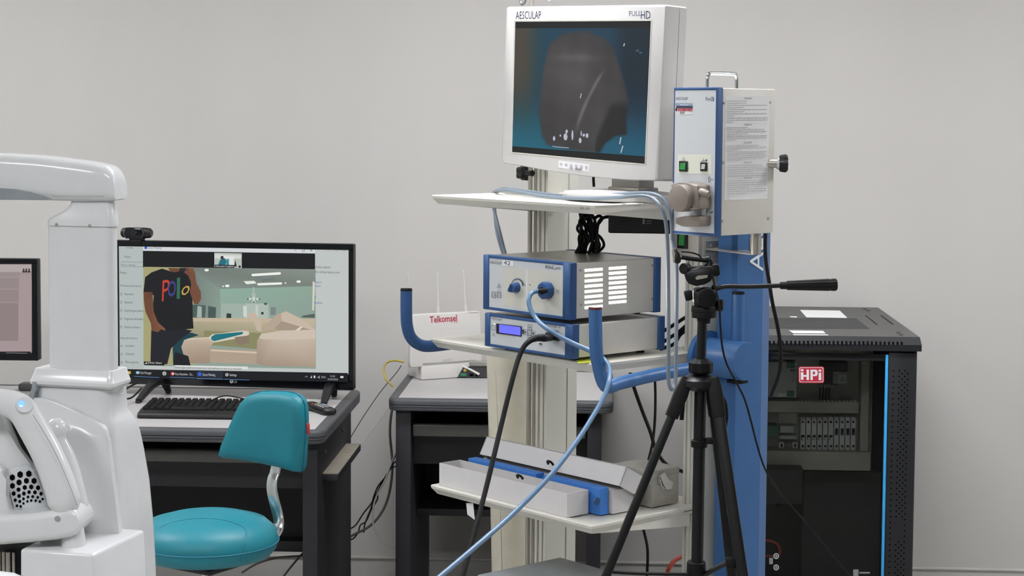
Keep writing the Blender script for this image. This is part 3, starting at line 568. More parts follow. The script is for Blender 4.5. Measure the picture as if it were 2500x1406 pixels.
g = MB(); g.tube([op(88, 1150, .02), op(102, 1185, .02), op(114, 1215, .02), op(120, 1238, .02)], .002, 6); g.build('grille_rim', 'soft_grey', ol)
n_ = (op(55, 990, -.02) - op(55, 990, .3)).normalized()
q = op(60, 988, -.0385); MB().revolve(q, (.30, -.75, .50), [(-.004, .0155), (.0, .015), (.001, .012), (.0012, .0005)], 24).build('button_plate', 'panel_white', ol)
q = op(52, 986, -.0400); MB().revolve(q, (.30, -.75, .50), [(-.002, .0068), (.0015, .0064), (.002, .004), (.0022, .0005)], 18).build('button', 'lamp_button', ol, 'blue-lit push button')
q = op(140, 1266, -.0388 - .0006); MB().cyl(q, q + V((0, -.0012, 0)), .0048, n=16).build('screw_hole', 'soft_grey', ol)
q = op(137, 1066, .052); MB().cyl(q, q + V((.004, -.004, .001)), .0045, n=12).build('rear_button', 'grey_plastic', ol)
MB().loft([[(x, y, z) for x, y in [(c_.x + rr * math.cos(2 * math.pi * i / 24), c_.y + rr * math.sin(2 * math.pi * i / 24)) for i in range(24)]] for z, rr, c_ in ((0, 30 * pm, V((0, 0, 0))), (.004, 30 * pm, V((0, 0, 0))), (.034, 24 * pm, V((0, 0, 0))), (.05, 22 * pm, V((0, 0, 0))))]).build('foot', 'white_plastic', ol)

# ================================================================== equipment trolley
CF = Fr((-.0268, 4.0997, 0), -46)                       # shared frame: x along the shelves' front edge, y to the back; the near shelf corner is at 0, 0
ZT, ZM, ZL = 1.405, 1.0405, .6648
cart = thing('equipment_trolley', 'cream medical equipment trolley with three shelves, two posts and blue push bars', 'trolley', CF.o, -46)
def shelf(zt, mat='cream_paint'):
    b = MB(); dpt, wdt = .40, .60
    top = [(x, y) for x, y in rrect(-wdt, 0, 0, dpt, .006, 2)]
    def rg(ins, z): return [(x, y, z) for x, y in rrect(-wdt + ins, ins, -ins, dpt - ins, .006, 2)]
    b.loft([rg(.03, zt - .003), rg(.028, zt - .003), rg(.020, zt), rg(.002, zt), rg(0, zt - .002), rg(.001, zt - .008), rg(.012, zt - .0225), rg(.03, zt - .0225)])
    for sx in (-1, 1):                                  # side flanges that deepen towards the posts
        x = -.012 if sx > 0 else -wdt + .012; b.prism([(x, .012, zt - .022), (x, .34, zt - .022), (x, .34, zt - .052)], (-.004 * sx, 0, 0))
    return b
for zt in (ZT, ZM, ZL): sh = shelf(zt).build('shelf', 'cream_paint', cart, ang=25)
def post(x0, x1, y0, y1, z0, z1):
    ln = []
    n = 3; w_ = x1 - x0                                   # front face with grooves, plain right face with one groove
    sec = [(x0, y0)]
    for a, b_ in ((.14, .24), (.40, .60), (.76, .86)): sec += [(x0 + w_ * a, y0), (x0 + w_ * a, y0 + .005), (x0 + w_ * b_, y0 + .005), (x0 + w_ * b_, y0)]
    sec += [(x1, y0)]; d_ = y1 - y0
    sec += [(x1, y0 + d_ * .64), (x1 - .003, y0 + d_ * .64), (x1 - .003, y0 + d_ * .70), (x1, y0 + d_ * .70), (x1, y1), (x0, y1)]
    b = MB(); b.loft([[(x, y, z) for x, y in sec] for z in (z0, z1)]); return b
post(-.585, -.530, .335, .445, .15, 1.50).build('post', 'cream_profile', cart, ang=20)
post(-.041, .013, .345, .455, .15, 1.345).build('post', 'cream_profile', cart, ang=20)
# curved cover left of the left post
cc = CF.P(1251, 1100, y=.42); CVP = [(.15, .052), (.43, .0575), (.70, .0655), (1.015, .0755)]
b = MB(); b.loft([[(cc.x + r * math.cos(a), .42 + r * math.sin(a), z) for a in [2 * math.pi * i / 48 for i in range(48)]] for z, r in CVP]); b.build('column_cover', 'textured_cream', cart, 'cream tapered textured cover with rust specks', ang=60)
def on_cover(x, y):                                     # where the pixel's ray meets the cover
    v = .30
    while v < .42:
        q = CF.P(x, y, y=v)
        for (z0, r0), (z1, r1) in zip(CVP, CVP[1:]):
            if z0 <= q.z <= z1 and math.hypot(q.x - cc.x, v - .42) <= r0 + (r1 - r0) * (q.z - z0) / (z1 - z0): return q
        v += .0005
    return q
g = MB(); g.tube([on_cover(x, y) for x, y in ((1210, 905), (1214, 1000), (1218, 1100), (1222, 1250), (1226, 1395))], .0009, 5); g.build('cover_seam', 'soft_grey', cart)
# base plate and casters
MB().box((-.62, -.06, .105), (.06, .50, .155), .012).build('base', 'cream_paint', cart)
for cx, cy in ((-.57, 0), (.0, 0), (-.57, .44), (.0, .44)):
    g = MB(); g.cyl((cx - .014, cy, .05), (cx + .014, cy, .05), .05, bev=.006); g.box((cx - .02, cy - .02, .06), (cx + .02, cy + .02, .108), .004); g.build('caster', 'black_rubber', cart)
# blue column at the back right, chamfered
cxs = [(.028, .398), (.040, .372), (.092, .362), (.102, .372), (.104, .462), (.082, .512), (.028, .512)]
ztop = CF.P(1890, 325, y=.48).z
col = MB().loft([[(x, y, z) for x, y in cxs] for z in (.15, ztop)]).build('blue_column', 'blue_paint', cart, 'blue square column with white lettering', ang=15)
Dc = Decal(lambda x, y: cart.P(x, y, x=.1045), (1, 0, 0))
Dc.text('AESCULAP', (1863, 662), (1864, 330), 31, 'e8ecee', (-33, -1)); Dc.build('lettering', 'printed', col)
# push bars
g = MB(); g.tube([cart.P(1453, 754, y=-.048), cart.P(1454, 800, y=-.048), cart.P(1455, 845, y=-.046), cart.P(1459, 880, y=-.036), (.053, -.012, .998), (.053, .04, 1.0), (.053, .15, 1.008), (.055, .28, 1.013), (.058, .36, 1.016)], .0152, 20, 6, up=(1, 0, 0)); bar = g.build('push_bar', 'blue_paint', cart)
q = cart.P(1453, 754, y=-.048); MB().cyl(q + V((0, 0, -.001)), q + V((0, 0, .005)), .0156, .0148).build('end_cap', 'red_cap', bar, 'dark red end cap')
lx = -.63
g = MB(); g.tube([cart.P(992, 709, x=lx), cart.P(992, 760, x=lx), cart.P(994, 795, x=lx), cart.P(1003, 823, x=lx), cart.P(1024, 841, x=lx), cart.P(1052, 845, x=lx), cart.P(1110, 838, x=lx), cart.P(1180, 827, x=lx), cart.P(1260, 817, x=lx)], .0150, 20, 6, up=(1, 0, 0)); bar = g.build('push_bar', 'blue_bezel', cart)
q = cart.P(992, 709, x=lx); MB().cyl(q + V((0, 0, -.001)), q + V((0, 0, .005)), .0153, .0146).build('end_cap', 'black_rubber', bar, 'black end cap')
g = MB(); g.revolve((.030, .352, cart.P(1790, 876, x=.1).z), (1, 0, 0), [(-.012, .040), (-.010, .062), (.004, .062), (.006, .046), (.118, .046), (.122, .044), (.122, .0005)], 40); g.build('hub', 'blue_paint', cart)
q = cart.P(1803, 718, x=.112); g = MB(); g.cyl((.112, q.y, 1.0), (.112, q.y, q.z), .0145); tb = g.build('rear_bar', 'blue_paint', cart)
MB().cyl((.112, q.y, q.z), (.112, q.y, q.z + .006), .0148, .014).build('end_cap', 'black_rubber', tb, 'black end cap')
q2 = cart.P(1797, 931, x=.112); MB().box((.094, q.y - .018, q2.z - .004), (.13, q.y + .018, q2.z + .004), .001).build('clamp_edge', 'black_rubber', cart)
# power switch box on the post, bracket with rod
q = cart.P(1667, 585, y=.33); sb = MB().box((q.x - .034, .332, q.z - .04), (q.x + .05, .38, q.z + .085), .003).build('power_strip', 'cream_dark', cart, 'pale power strip on the right post')
MB().box((q.x - .0165, .327, q.z - .0215), (q.x + .0155, .333, q.z + .0215), .001).build('switch_frame', 'black_plastic', sb); MB().hexa([(q.x - .0095, .324, q.z - .014), (q.x + .0085, .324, q.z - .014), (q.x + .0085, .329, q.z - .014), (q.x - .0095, .329, q.z - .014), (q.x - .0095, .3265, q.z + .014), (q.x + .0085, .3265, q.z + .014), (q.x + .0085, .329, q.z + .014), (q.x - .0095, .329, q.z + .014)], .0008, 1).build('rocker', 'green_lamp', sb, 'green lit rocker switch')
bz_ = cart.P(1758, 600, x=.013).z
zr0 = cart.P(1845, 622, y=.33).z; rx = CF.P(1845, 600, y=.33)
g = MB(); g.box((.013, .352, bz_ - .014), (.017, .452, bz_ + .014), .0015); fl = [cart.P(x, y, z=zr0 + .002) for x, y in ((1737, 611), (1790, 607), (1858, 617), (1862, 624))]
g.prism([V((.015, .352, zr0)), V((rx.x - .005, .317, zr0)), V((rx.x + .013, .334, zr0)), V((.015, .45, zr0))], (0, 0, .003)); bk = g.build('bracket', 'steel', cart, 'bent steel bracket on the right post')
for yy in (.372, .44): MB().cyl((.017, yy, bz_), (.023, yy, bz_), .0065, n=6).build('bolt', 'steel', bk)
rx = CF.P(1845, 600, y=.33); g = MB(); g.cyl((rx.x, .33, zr0 + .001), (rx.x, .33, CF.P(1757, 578, y=.185).z + .004), .0125); g.build('rod', 'steel', cart, 'steel rod carrying the pump unit')
Dc = Decal(lambda x, y: cart.P(x, y, y=-.001), (0, -1, 0)); Dc.text('HA. 609', (1416, 511), (1440, 513), 7, '4a4a48'); Dc.build('ink_mark', 'printed', cart)
Dc = Decal(lambda x, y: cart.P(x, y, x=-.001), (1, 0, 0)); Dc.line([(1670, 1244), (1684, 1241)], 2, '3a3a38'); Dc.words((1669, 1251), (1690, 1246), 2, '3a3a38', 3); Dc.build('ink_mark', 'printed', cart)
yp = thing('paper_note', 'yellow-green slip of paper under the front corner of the lower console', 'paper', CF.w((-.03, .04, ZM + .0003)), -46)
MB().prism([yp.P(x, y, z=.0004) for x, y in ((1406, 879), (1447, 874), (1470, 884), (1412, 887))], (0, 0, .0006)).build('sheet', 'yellow_paper', yp)

# ---- drip pole behind the monitor
dp = thing('drip_pole', 'thin steel drip pole with wire hooks, clamped to the left post behind the monitor', 'drip pole', CF.w((CF.P(1294, 560, y=.325).x, .325, .2)), -46)
g = MB(); g.cyl((0, 0, 0), (0, 0, 1.85), .0062); g.build('rod', 'steel', dp)
hz = dp.P(1306, 10, y=0).z
for k, pts in enumerate((((1306, -60), (1290, -20), (1282, 4), (1276, 12), (1271, 8), (1270, -6), (1271, -20)), ((1306, -60), (1318, -30), (1330, -8), (1341, 1), (1349, -6), (1352, -20)))):
    g = MB(); g.tube([dp.P(x, y, y=-.004 * 0) for x, y in pts], .0028, 8); g.build('hook', 'chrome', dp)
q = dp.P(1280, 422, y=0); g = MB(); g.revolve((-.012, 0, q.z), (-1, 0, 0), [(-.02, .008), (0, .010), (.006, .019), (.024, .019), (.03, .014), (.03, .0005)], 30, lambda a: 1 + .12 * math.cos(5 * a)); g.build('clamp_knob', 'black_plastic', dp)

# ---- monitor on the top shelf
mo = thing('medical_monitor', 'large off-white medical monitor showing a dark endoscope picture, on the top shelf', 'monitor', CF.w((-.02, .2, ZT)), -50)
# the display leans back about three degrees: build it in a tilted plane
pa = mo.l(WD(1606, 440, 4.19)); tilt = math.radians(2.6); nrm = V((0, -math.cos(tilt), math.sin(tilt)))
def mp(px, py, off=0.0):                                # pixel -> point on the tilted front plane (plus an offset towards the viewer)
    n = mo.w(nrm) - mo.o; p0 = mo.w(pa + nrm * off); return mo.l(onplane(px, py, p0, n))
outl = [(1235, 19), (1238, 16), (1620, 11), (1624, 14), (1614, 225), (1606, 436), (1600, 441), (1540, 440), (1470, 435), (1400, 427), (1330, 416), (1270, 405), (1226, 398), (1222, 393), (1229, 200)]
F0 = [mp(x, y) for x, y in outl]; cen = sum(F0, V()) / len(F0)
def mring(k, off): return [cen + (p - cen) * k + nrm * off for p in F0]
b = MB(); b.loft([mring(.985, 0.0), mring(.994, -.0015), mring(1, -.006), mring(1, -.045)]); b.loft([mring(1, -.0465), mring(1.0, -.068), mring(.97, -.075), mring(.72, -.11), mring(.5, -.115)]); hs = b.build('housing', 'monitor_white', mo, ang=30)
scp = [(1258, 53), (1589, 51), (1574, 400), (1250, 371)]
b = MB(); o1 = [mp(x, y, .0008) for x, y in ((1255, 50), (1591.5, 48), (1576.5, 403), (1247, 374))]; o2 = [mp(x, y, .0008) for x, y in scp]
b.loft([[p - nrm * .0008 for p in o1], o1, o2, [p - nrm * .001 for p in o2]], cap=False); b.build('screen_frame', 'cream_dark', mo)
# endoscope picture: a fine grid of coloured cells
S = Decal(lambda x, y: mp(x, y, .0001), nrm)
S.poly(scp, '101114')
def sm(a, b_, x): t = max(0, min(1, (x - a) / (b_ - a))); return t * t * (3 - 2 * t)
blob = [(.25, .13), (.36, .04), (.52, .02), (.66, .08), (.74, .17), (.78, .30), (.83, .45), (.86, .58), (.85, .74), (.86, .84), (.77, .86), (.70, .92), (.66, 1.0), (.50, 1.0), (.26, .97), (.22, .90), (.19, .72), (.20, .55), (.21, .35)]
def inside(u, v):
    c = False; j = len(blob) - 1
    for i in range(len(blob)):
        (xi, yi), (xj, yj) = blob[i], blob[j]
        if (yi > v) != (yj > v) and u < (xj - xi) * (v - yi) / (yj - yi) + xi: c = not c
        j = i
    return c
def bdist(u, v):
    d = 9
    for (ax, ay), (bx, by_) in zip(blob, blob[1:] + blob[:1]):
        t = max(0, min(1, ((u - ax) * (bx - ax) + (v - ay) * (by_ - ay)) / ((bx - ax) ** 2 + (by_ - ay) ** 2))); d = min(d, math.hypot(u - ax - t * (bx - ax), v - ay - t * (by_ - ay)))
    return d if inside(u, v) else -d
rnd = random.Random(3); NU, NV = 84, 84
pic = []
for j in range(NV + 1):
    row = []
    for i in range(NU + 1):
        u, v = i / NU, j / NV; n1 = (math.sin(u * 23 + v * 7) + math.sin(v * 31 - u * 11) + math.sin(u * 47 + 3)) / 3 * .06
        bg = [8 + 14 * v, 62 + 40 * sm(.5, 1, v) + 14 * (1 - u), 92 + 42 * sm(.5, 1, v) + 6 * (1 - u)]
        br_ = sm(.25, .05, u) * sm(1.0, .35, v); bg = [bg[0] * (1 - br_) + 84 * br_, bg[1] * (1 - br_) + 78 * br_, bg[2] * (1 - br_) + 66 * br_]
        kd2 = sm(.68, .86, u) * sm(.95, .3, v) * .42; bg = [x * (1 - kd2) for x in bg]
        k = sm(-.012, .015, bdist(u, v))
        lum = 66 + 26 * math.exp(-((u - .42) / .2) ** 2 - ((v - .36) / .25) ** 2) + 10 * math.exp(-((u - .6) / .2) ** 2 - ((v - .75) / .25) ** 2) + 20 * math.exp(-((u - .45) / .18) ** 2 - ((v - .24) / .03) ** 2)
        xr = .60 - .30 * v + .23 * (v - .4) ** 2 if v > .2 else 9; xr = .74 - .62 * v + .30 * v * v
        lum += 52 * math.exp(-((u - (.66 - .55 * (v - .35) + .35 * (v - .35) ** 2)) / .012) ** 2) * sm(.3, .42, v) * sm(.9, .7, v)
        lum *= (1 + n1)
        if u > .62: lum *= 1 - .45 * sm(.0, .05, (u - .70) + (v - .62) * .35) * sm(.55, .66, v)
        fg = [lum * 1.02, lum * .98, lum * 1.0]
        row.append(tuple(max(0, min(255, bg[c] * (1 - k) + fg[c] * k)) for c in range(3)))
    pic.append(row)
def hx(c): return '%02x%02x%02x' % tuple(int(x) for x in c)
A, B_, C_, D_ = (1259, 69), (1588, 68), (1575, 382), (1251, 357)
def bil(u, v): return ((1 - v) * ((1 - u) * A[0] + u * B_[0]) + v * ((1 - u) * D_[0] + u * C_[0]), (1 - v) * ((1 - u) * A[1] + u * B_[1]) + v * ((1 - u) * D_[1] + u * C_[1]))
for j in range(NV):
    for i in range(NU):
        S.poly([bil(i / NU, (j + 1) / NV), bil((i + 1) / NU, (j + 1) / NV), bil((i + 1) / NU, j / NV), bil(i / NU, j / NV)], [hx(pic[j + 1][i]), hx(pic[j + 1][i + 1]), hx(pic[j][i + 1]), hx(pic[j][i])], False)
S.k += 1
for x, y, w_, h_ in ((1353, 338, 3, 6), (1381, 334, 5, 9), (1398, 330, 2.4, 13), (1384, 321, 3, 5), (1417, 343, 3.5, 7), (1426, 330, 3, 4), (1434, 331, 3.5, 6), (1420, 326, 1.5, 7), (1369, 331, 2, 3)): S.ell(x, y, w_, h_, 'dfe2f4', 8)
for a, b_ in (((1517, 335), (1514, 352)), ((1522, 356), (1517, 373)), ((1526, 106), (1524, 113))): S.line([a, b_], 3, 'd5dde2')
S.line([(1350, 357), (1362, 359), (1390, 361)], 2, 'c9cdd8'); S.line([(1421, 228), (1418, 240)], 2.5, 'c9cfe0')
for x, y in ((1558, 124), (1566, 129)): S.ell(x, y, 5, 3, '3f6272', 8)
S.build('screen', 'screen_dim', mo, 'dark endoscope picture of a grey rounded mass on blue')
Dm = Decal(lambda x, y: mp(x, y, .0003), nrm)
Dm.text('AESCULAP', (1259, 46.5), (1321, 45.5), 19, '3a3b58'); Dm.text('o', (1322, 29.5), (1325, 29.5), 3, '5a5b70'); Dm.build('lettering', 'printed', mo); Dm = Decal(lambda x, y: mp(x, y, .0003), nrm); Dm.text('FULL', (1536, 39), (1565, 38.5), 12.5, '5a5b6e'); Dm.text('HD', (1565, 46), (1588, 46), 20, '343a5a')
Dm.build('lettering', 'printed', mo)
Dm = Decal(lambda x, y: mp(x, y, .0003), nrm); Dm.quad((1363, 409), (1438, 419), (1439, 401), (1364, 391), 'd6d5d6')
for k in range(6): x = 1370 + k * 12.4; y = 401 + k * 1.6; Dm.ell(x, y, 3, 3.6, '8f8f98'); Dm.ell(x, y, 1.6, 2, 'c9c8cc')
Dm.line([(1391, 410), (1400, 411.2)], 1.6, '6a6a72'); Dm.line([(1405, 412), (1421, 414)], 3.5, '77777f'); Dm.build('button_strip', 'printed', mo)
# neck and foot plate
nb = mo.P(1538, 448, y=.06)
g = MB(); g.box((-.17 + 0, .03, .012), (.0, .075, .1), .004); 
z_n = .012; xn0, xn1 = mo.P(1492, 448, y=.03).x, mo.P(1560, 450, y=.03).x
MB().box((xn0, .03, .02), (xn1, .08, .12), .004).build('neck', 'cream_dark', mo); g.bm.free()
MB().box((xn0 - .006, .024, .020), (xn1 + .006, .088, .030), .003).build('hinge_block', 'steel', mo)
ft = [(1336, 474), (1345, 466), (1400, 460), (1470, 456)]
fx = (xn0 + xn1) / 2
b = MB(); b.loft([[(fx + k * .175 * math.cos(t), .0 + k * .12 * math.sin(t) + .02, z) for t in [2 * math.pi * i / 48 for i in range(48)]] for k, z in ((.97, 0), (1, .003), (1, .012), (.96, .018), (.5, .023), (.2, .024))]); b.build('foot', 'monitor_white', mo, ang=40)
g = MB(); g.tube([mo.D(x, y, 4.45) for x, y in ((1449, 425), (1449, 440), (1450, 456))], .0035, 8); g.build('power_lead', 'black_rubber', mo)

# ---- consoles on the middle shelf
def console(name, label, o, w_, dpt, h, feet=.008):
    t = thing(name, label, 'medical device', o, -46)
    b = MB(); b.box((-w_ + .004, 0, feet), (-.0, dpt - .02, feet + h), .002); b.build('case', 'unit_cream', t)
    MB().box((-w_ + .006, .001, feet + h - .0005), (-.002, dpt - .02, feet + h + .001)).build('top_cover', 'brushed_top', t)
    return t
LSW = -.0606 - CF.P(1176, 690, y=-.022).x; CCW = -.0505 - CF.P(1180, 800, y=-.022).x
ls = console('light_source', 'cream and blue endoscope light source with glowing side vents, upper of the two consoles', CF.w((-.0606, 0, 1.1335)), LSW, .2755, .1285, .005)
cc2 = console('camera_console', 'cream and blue camera control unit with a small blue display, lower of the two consoles', CF.w((-.0505, 0, ZM)), CCW, .281, .0765, .0085)
def bezels(t, w_, dpt, z0, z1, panel, fy=-.018):
    # front: two blue rails, dark top and bottom lips, a white panel
    pl_, pr_ = t.P(panel[0], 740, y=fy).x, t.P(panel[1], 740, y=fy).x
    for x0_, x1_, s_ in ((-w_, pl_, 1), (pr_, .002, -1)):
        xa, xb = (x0_, x1_)
        sec = [(xa, .002), (xa, fy + .002), (xa + .003, fy - .002), (xb - .002, fy - .002), (xb, fy), (xb, .002)] if s_ > 0 else [(xa, .002), (xa, fy), (xa + .002, fy - .002), (xb - .003, fy - .002), (xb, fy + .002), (xb, .002)]
        MB().prism([(x, y, z0 - .002) for x, y in sec], (0, 0, z1 - z0 + .004), .0015, 1).build('front_rail', 'blue_bezel', t)
    MB().box((pl_ - .003, fy - .0005, z1 - .005), (pr_ + .003, .002, z1 + .002), .001).build('top_lip', 'blue_bezel', t); MB().box((pl_ - .003, fy - .0005, z0 - .002), (pr_ + .003, .002, z0 + .005), .001).build('bottom_lip', 'blue_bezel', t)
    MB().box((pl_ - .002, fy + .001, z0 + .004), (pr_ + .002, .001, z1 - .004)).build('front_panel', 'panel_white', t)
    sec = [(.0, dpt - .021), (.003, dpt - .021), (.005, dpt - .017), (.005, dpt), (-w_, dpt), (-w_, dpt - .021)]
    MB().prism([(x, y, z0 - .002) for x, y in sec], (0, 0, z1 - z0 + .004), .001, 1).build('rear_frame', 'blue_bezel', t)
bezels(ls, LSW, .2755, .005, .1335, (1193.5, 1374)); bezels(cc2, CCW, .281, .0085, .085, (1197, 1380))
for t, w_, dpt, f_ in ((ls, LSW, .2755, .005), (cc2, CCW, .281, .0085)):
    for x in (-w_ + .05, -.03):
        for y in (.02, dpt - .05): MB().cyl((x, y, 0), (x, y, f_ + .001), .011).build('foot', 'black_rubber', t)
PYF = -.0172
Dd = Decal(lambda x, y: ls.P(x, y, y=PYF), (0, -1, 0))
Dd.poly([(1228, 746), (1373.5, 768), (1373.5, 665.5), (1228, 652.5)], 'cbc9be'); Dd.quad((1284.5, 755), (1287.5, 755.5), (1287.5, 657.5), (1284.5, 657), 'd9dbdc')
Dd.text('AESCULAP', (1197, 643), (1225, 646), 6.5, '5d6068'); Dd.quad((1226.5, 648), (1254, 650.8), (1254.5, 637), (1227, 634.5), 'e3e6e6'); Dd.text('42', (1230, 645.5), (1246.5, 648), 10, '1b1b1d')
Dd.text('AXeL', (1331, 655), (1353, 657), 8.5, '2b2d33'); Dd.line([(1352, 656.5), (1358, 657.2), (1360, 655)], 1.2, '2b2d33'); Dd.text('300', (1358, 657), (1369, 658), 5.5, '4b4d53')
for x in (1206, 1219): Dd.line([(x - 4.5, 725.5), (x + 4.5, 727), (x + 4.5, 713.5), (x - 4.5, 712), (x - 4.5, 725.5)], 1.1, '5b6068')
Dd.ell(1206, 719.5, 2.6, 3.4, '5b6068'); Dd.ell(1206, 719.5, 1.7, 2.4, 'd9dbdc'); Dd.line([(1219, 716), (1219, 723)], 1.1, '5b6068')
Dd.line([(1215, 701), (1219, 692.5), (1223.5, 702), (1215, 701)], 1, '6b7078'); Dd.text('ECO', (1215, 708.5), (1224, 709.5), 4, 'a5a8ac')
for dy in (0, 4, 8): Dd.line([(1244.5, 693.5 + dy), (1248.5, 694 + dy)], 1.3, '6b6f78')
arc = []
for i in range(13): a = math.radians(165 - i * 13.5); arc.append((1264.5 + 15 * math.cos(a), 698.5 - 18 * math.sin(a)))
for i in range(12): Dd.line([arc[i], arc[i + 1]], 1.2 + i * .22, '2c4674')
Dd.line([(1294, 694), (1299, 696)], 1.8, '4a4c52'); Dd.line([(1361, 715), (1368, 716), (1368, 707.5), (1361, 706.5), (1361, 715)], .9, '7d8278'); Dd.ell(1364.5, 711, 1, 2, '4f544c')
Dd.build('printing', 'printed', ls)
q = ls.P(1262.5, 701.5, y=PYF); g = MB(); g.revolve((q.x, PYF, q.z), (0, -1, 0), [(0, .0125), (.003, .0125), (.005, .0115), (.016, .0105), (.018, .0085), (.018, .0005)], 28)
g.prism([(q.x - .0165, PYF - .004, q.z - .0085), (q.x - .013, PYF - .004, q.z - .001), (q.x - .002, PYF - .004, q.z + .011), (q.x + .009, PYF - .004, q.z + .004), (q.x + .002, PYF - .004, q.z - .0115), (q.x - .012, PYF - .004, q.z - .011)], (0, -.014, 0), .002); g.build('brightness_knob', 'blue_knob', ls, 'blue pointer knob')
q = ls.P(1339.5, 708.5, y=PYF); prt = MB(); prt.revolve((q.x, PYF, q.z), (0, -1, 0), [(0, .0195), (.006, .020), (.008, .0205), (.018, .020), (.021, .017), (.0215, .0085), (.016, .008), (.016, .0005)], 36, lambda a: 1 + .025 * math.cos(9 * a)); prt = prt.build('light_port', 'blue_knob', ls, 'blue scalloped light port')
MB().cyl((q.x, PYF - .015, q.z), (q.x, PYF - .0222, q.z), .0078, n=20).build('socket', 'hole_black', prt)
for k, (x0_, x1_) in enumerate(((1427, 1471.5), (1486, 1529.5))):
    for r3 in range(8):
        ya = (659.5, 655)[k] + r3 * ((12.95, 11.9)[k]); a = ls.P(x0_, ya, x=0.0); b_ = ls.P(x1_, ya - 2, x=0.0); hh = .0035
        MB().box((-.002, a.y, (a.z + b_.z) / 2 - hh), (.0006, b_.y, (a.z + b_.z) / 2 + hh), .0012, 2).build('vent_slot', 'lamp_glow', ls, 'side vent slot glowing with the lamp inside')
for x_, y_ in ((1418, 744), (1592, 730), (1417, 660), (1592, 648)): q = ls.P(x_, y_, x=0.0); MB().cyl((0, q.y, q.z), (.0012, q.y, q.z), .0028, n=10).build('screw', 'soft_grey', ls)
ld = bpy.data.lights.new('lamp_inside', 'AREA'); lo = bpy.data.objects.new('lamp_inside', ld); COL.objects.link(lo); lo.parent = ls.e; ld.shape = 'RECTANGLE'; ld.size = .1; ld.size_y = .085; ld.energy = .5; ld.color = (1, .93, .9)
lo.location = (.003, .07, .07); lo.rotation_euler = (0, math.radians(-90), 0)
Dd = Decal(lambda x, y: cc2.P(x, y, y=PYF), (0, -1, 0))
Dd.text('AESCULAP', (1201, 779.5), (1225, 783.5), 5.5, '5d6068'); Dd.text('Focus 2', (1333, 796), (1369, 801), 7.5, '33363c'); Dd.text('VIDEO CAMERA', (1334, 808), (1366, 812), 5, '50535a')
Dd.line([(1201, 805), (1209, 806), (1209, 794.5), (1201, 793.5), (1201, 805)], 1, '6b7078'); Dd.line([(1202.5, 819), (1205, 811.5), (1208.5, 819.8), (1202.5, 819)], .9, '7b8088')
for x_, y_, g_ in ((1293.5, 799, 'u'), (1283.5, 811, 'l'), (1293.5, 812.5, 'c'), (1303, 813.5, 'r'), (1293.5, 825, 'd'), (1303, 826, 's')):
    Dd.line([(x_ - 4.4, y_ + 5.2), (x_ + 4.4, y_ + 6.4), (x_ + 4.4, y_ - 5.6), (x_ - 4.4, y_ - 6.8), (x_ - 4.4, y_ + 5.2)], .9, '6b7078')
    if g_ == 'u': Dd.poly([(x_ - 2, y_ + 2), (x_ + 2, y_ + 2), (x_, y_ - 2.5)], '26282c')
    elif g_ == 'd': Dd.poly([(x_ - 2, y_ - 2), (x_, y_ + 2.5), (x_ + 2, y_ - 2)], '26282c')
    elif g_ == 'l': Dd.poly([(x_ - 2, y_), (x_ + 1.2, y_ + 3), (x_ + 1.2, y_ - 3)], '26282c')
    elif g_ == 'r': Dd.poly([(x_ + 1.5, y_ + 3.4), (x_ + 1.5, y_ - 3.2), (x_ - 1.6, y_ - 2), (x_ - 2, y_ + 1.5)], '26282c')
    elif g_ == 'c': Dd.ell(x_, y_, 2.2, 2.8, '8b8f96'); Dd.ell(x_, y_, 1.5, 2, 'd9dbdc')
Dd.quad((1276, 814), (1280.5, 815), (1280.5, 804.5), (1276, 804), '3b3d48'); Dd.line([(1316, 815), (1323, 812), (1330, 815)], 1, 'a0a4a8'); Dd.rect(1318, 837, 1324, 841, '3a3c42', .1); Dd.words((1317, 845), (1324, 846), 1.5, 'a5a8ac', 2); Dd.build('printing', 'printed', cc2)
dsp = [cc2.P(x, y, y=PYF) for x, y in ((1213, 813.5), (1274, 821.5), (1274, 796.5), (1213, 789.5))]; MB().prism(dsp, (0, -.003, 0), .0008, 1).build('display_frame', 'black_plastic', cc2)
dsp = [cc2.P(x, y, y=PYF - .003) for x, y in ((1219, 811.5), (1271, 818.8), (1271, 798.5), (1219, 792))]; MB().prism(dsp, (0, -.0005, 0)).build('display', 'lcd_blue', cc2, 'lit blue text display')
q = cc2.P(1207.5, 791, y=PYF); MB().ball((q.x, PYF - .0008, q.z), .0014, 8).build('power_light', 'led_green', cc2)

# ---- pump unit on the rod
FY = .185
fl_ = CF.P(1763, 213, y=FY); fb_ = CF.P(1757, 578, y=FY); fw = fl_.x - CF.P(1644, 300, y=FY - .017).x
pu = thing('pump_unit', 'tall cream irrigation pump box with blue frame, chrome handle and warning sheet', 'medical device', CF.w((fl_.x, FY, fb_.z)), -46)
fh = fl_.z - fb_.z; fd = CF.P(1893, 212, x=fl_.x).y - FY
MB().box((-fw + .002, .004, .002), (0, fd, fh - .002), .002).build('case', 'unit_cream', pu)
g = MB()
for a, c in (((-fw, -.017, 0), (-fw + .0035, .004, fh)), ((-.003, -.018, 0), (.001, .003, fh)), ((-fw + .003, -.017, fh - .007), (-.002, .004, fh)), ((-fw + .003, -.017, 0), (-.002, .004, .008))): g.box(a, c, .002, 2)
g.build('front_frame', 'blue_bezel', pu); MB().box((-fw + .0035, -.016, .0075), (-.0025, .003, fh - .0065)).build('front_panel', 'panel_white', pu)
fy = -.0162
Dd = Decal(lambda x, y: pu.P(x, y, y=fy), (0, -1, 0))
Dd.text('AESCULAP', (1650, 244), (1679, 243.6), 7, '4f5a78'); Dd.text('Fluid', (1723, 245), (1737, 245), 8, '55607c'); Dd.text('3', (1736.5, 246.5), (1743.5, 247), 10.5, '2c3e66')
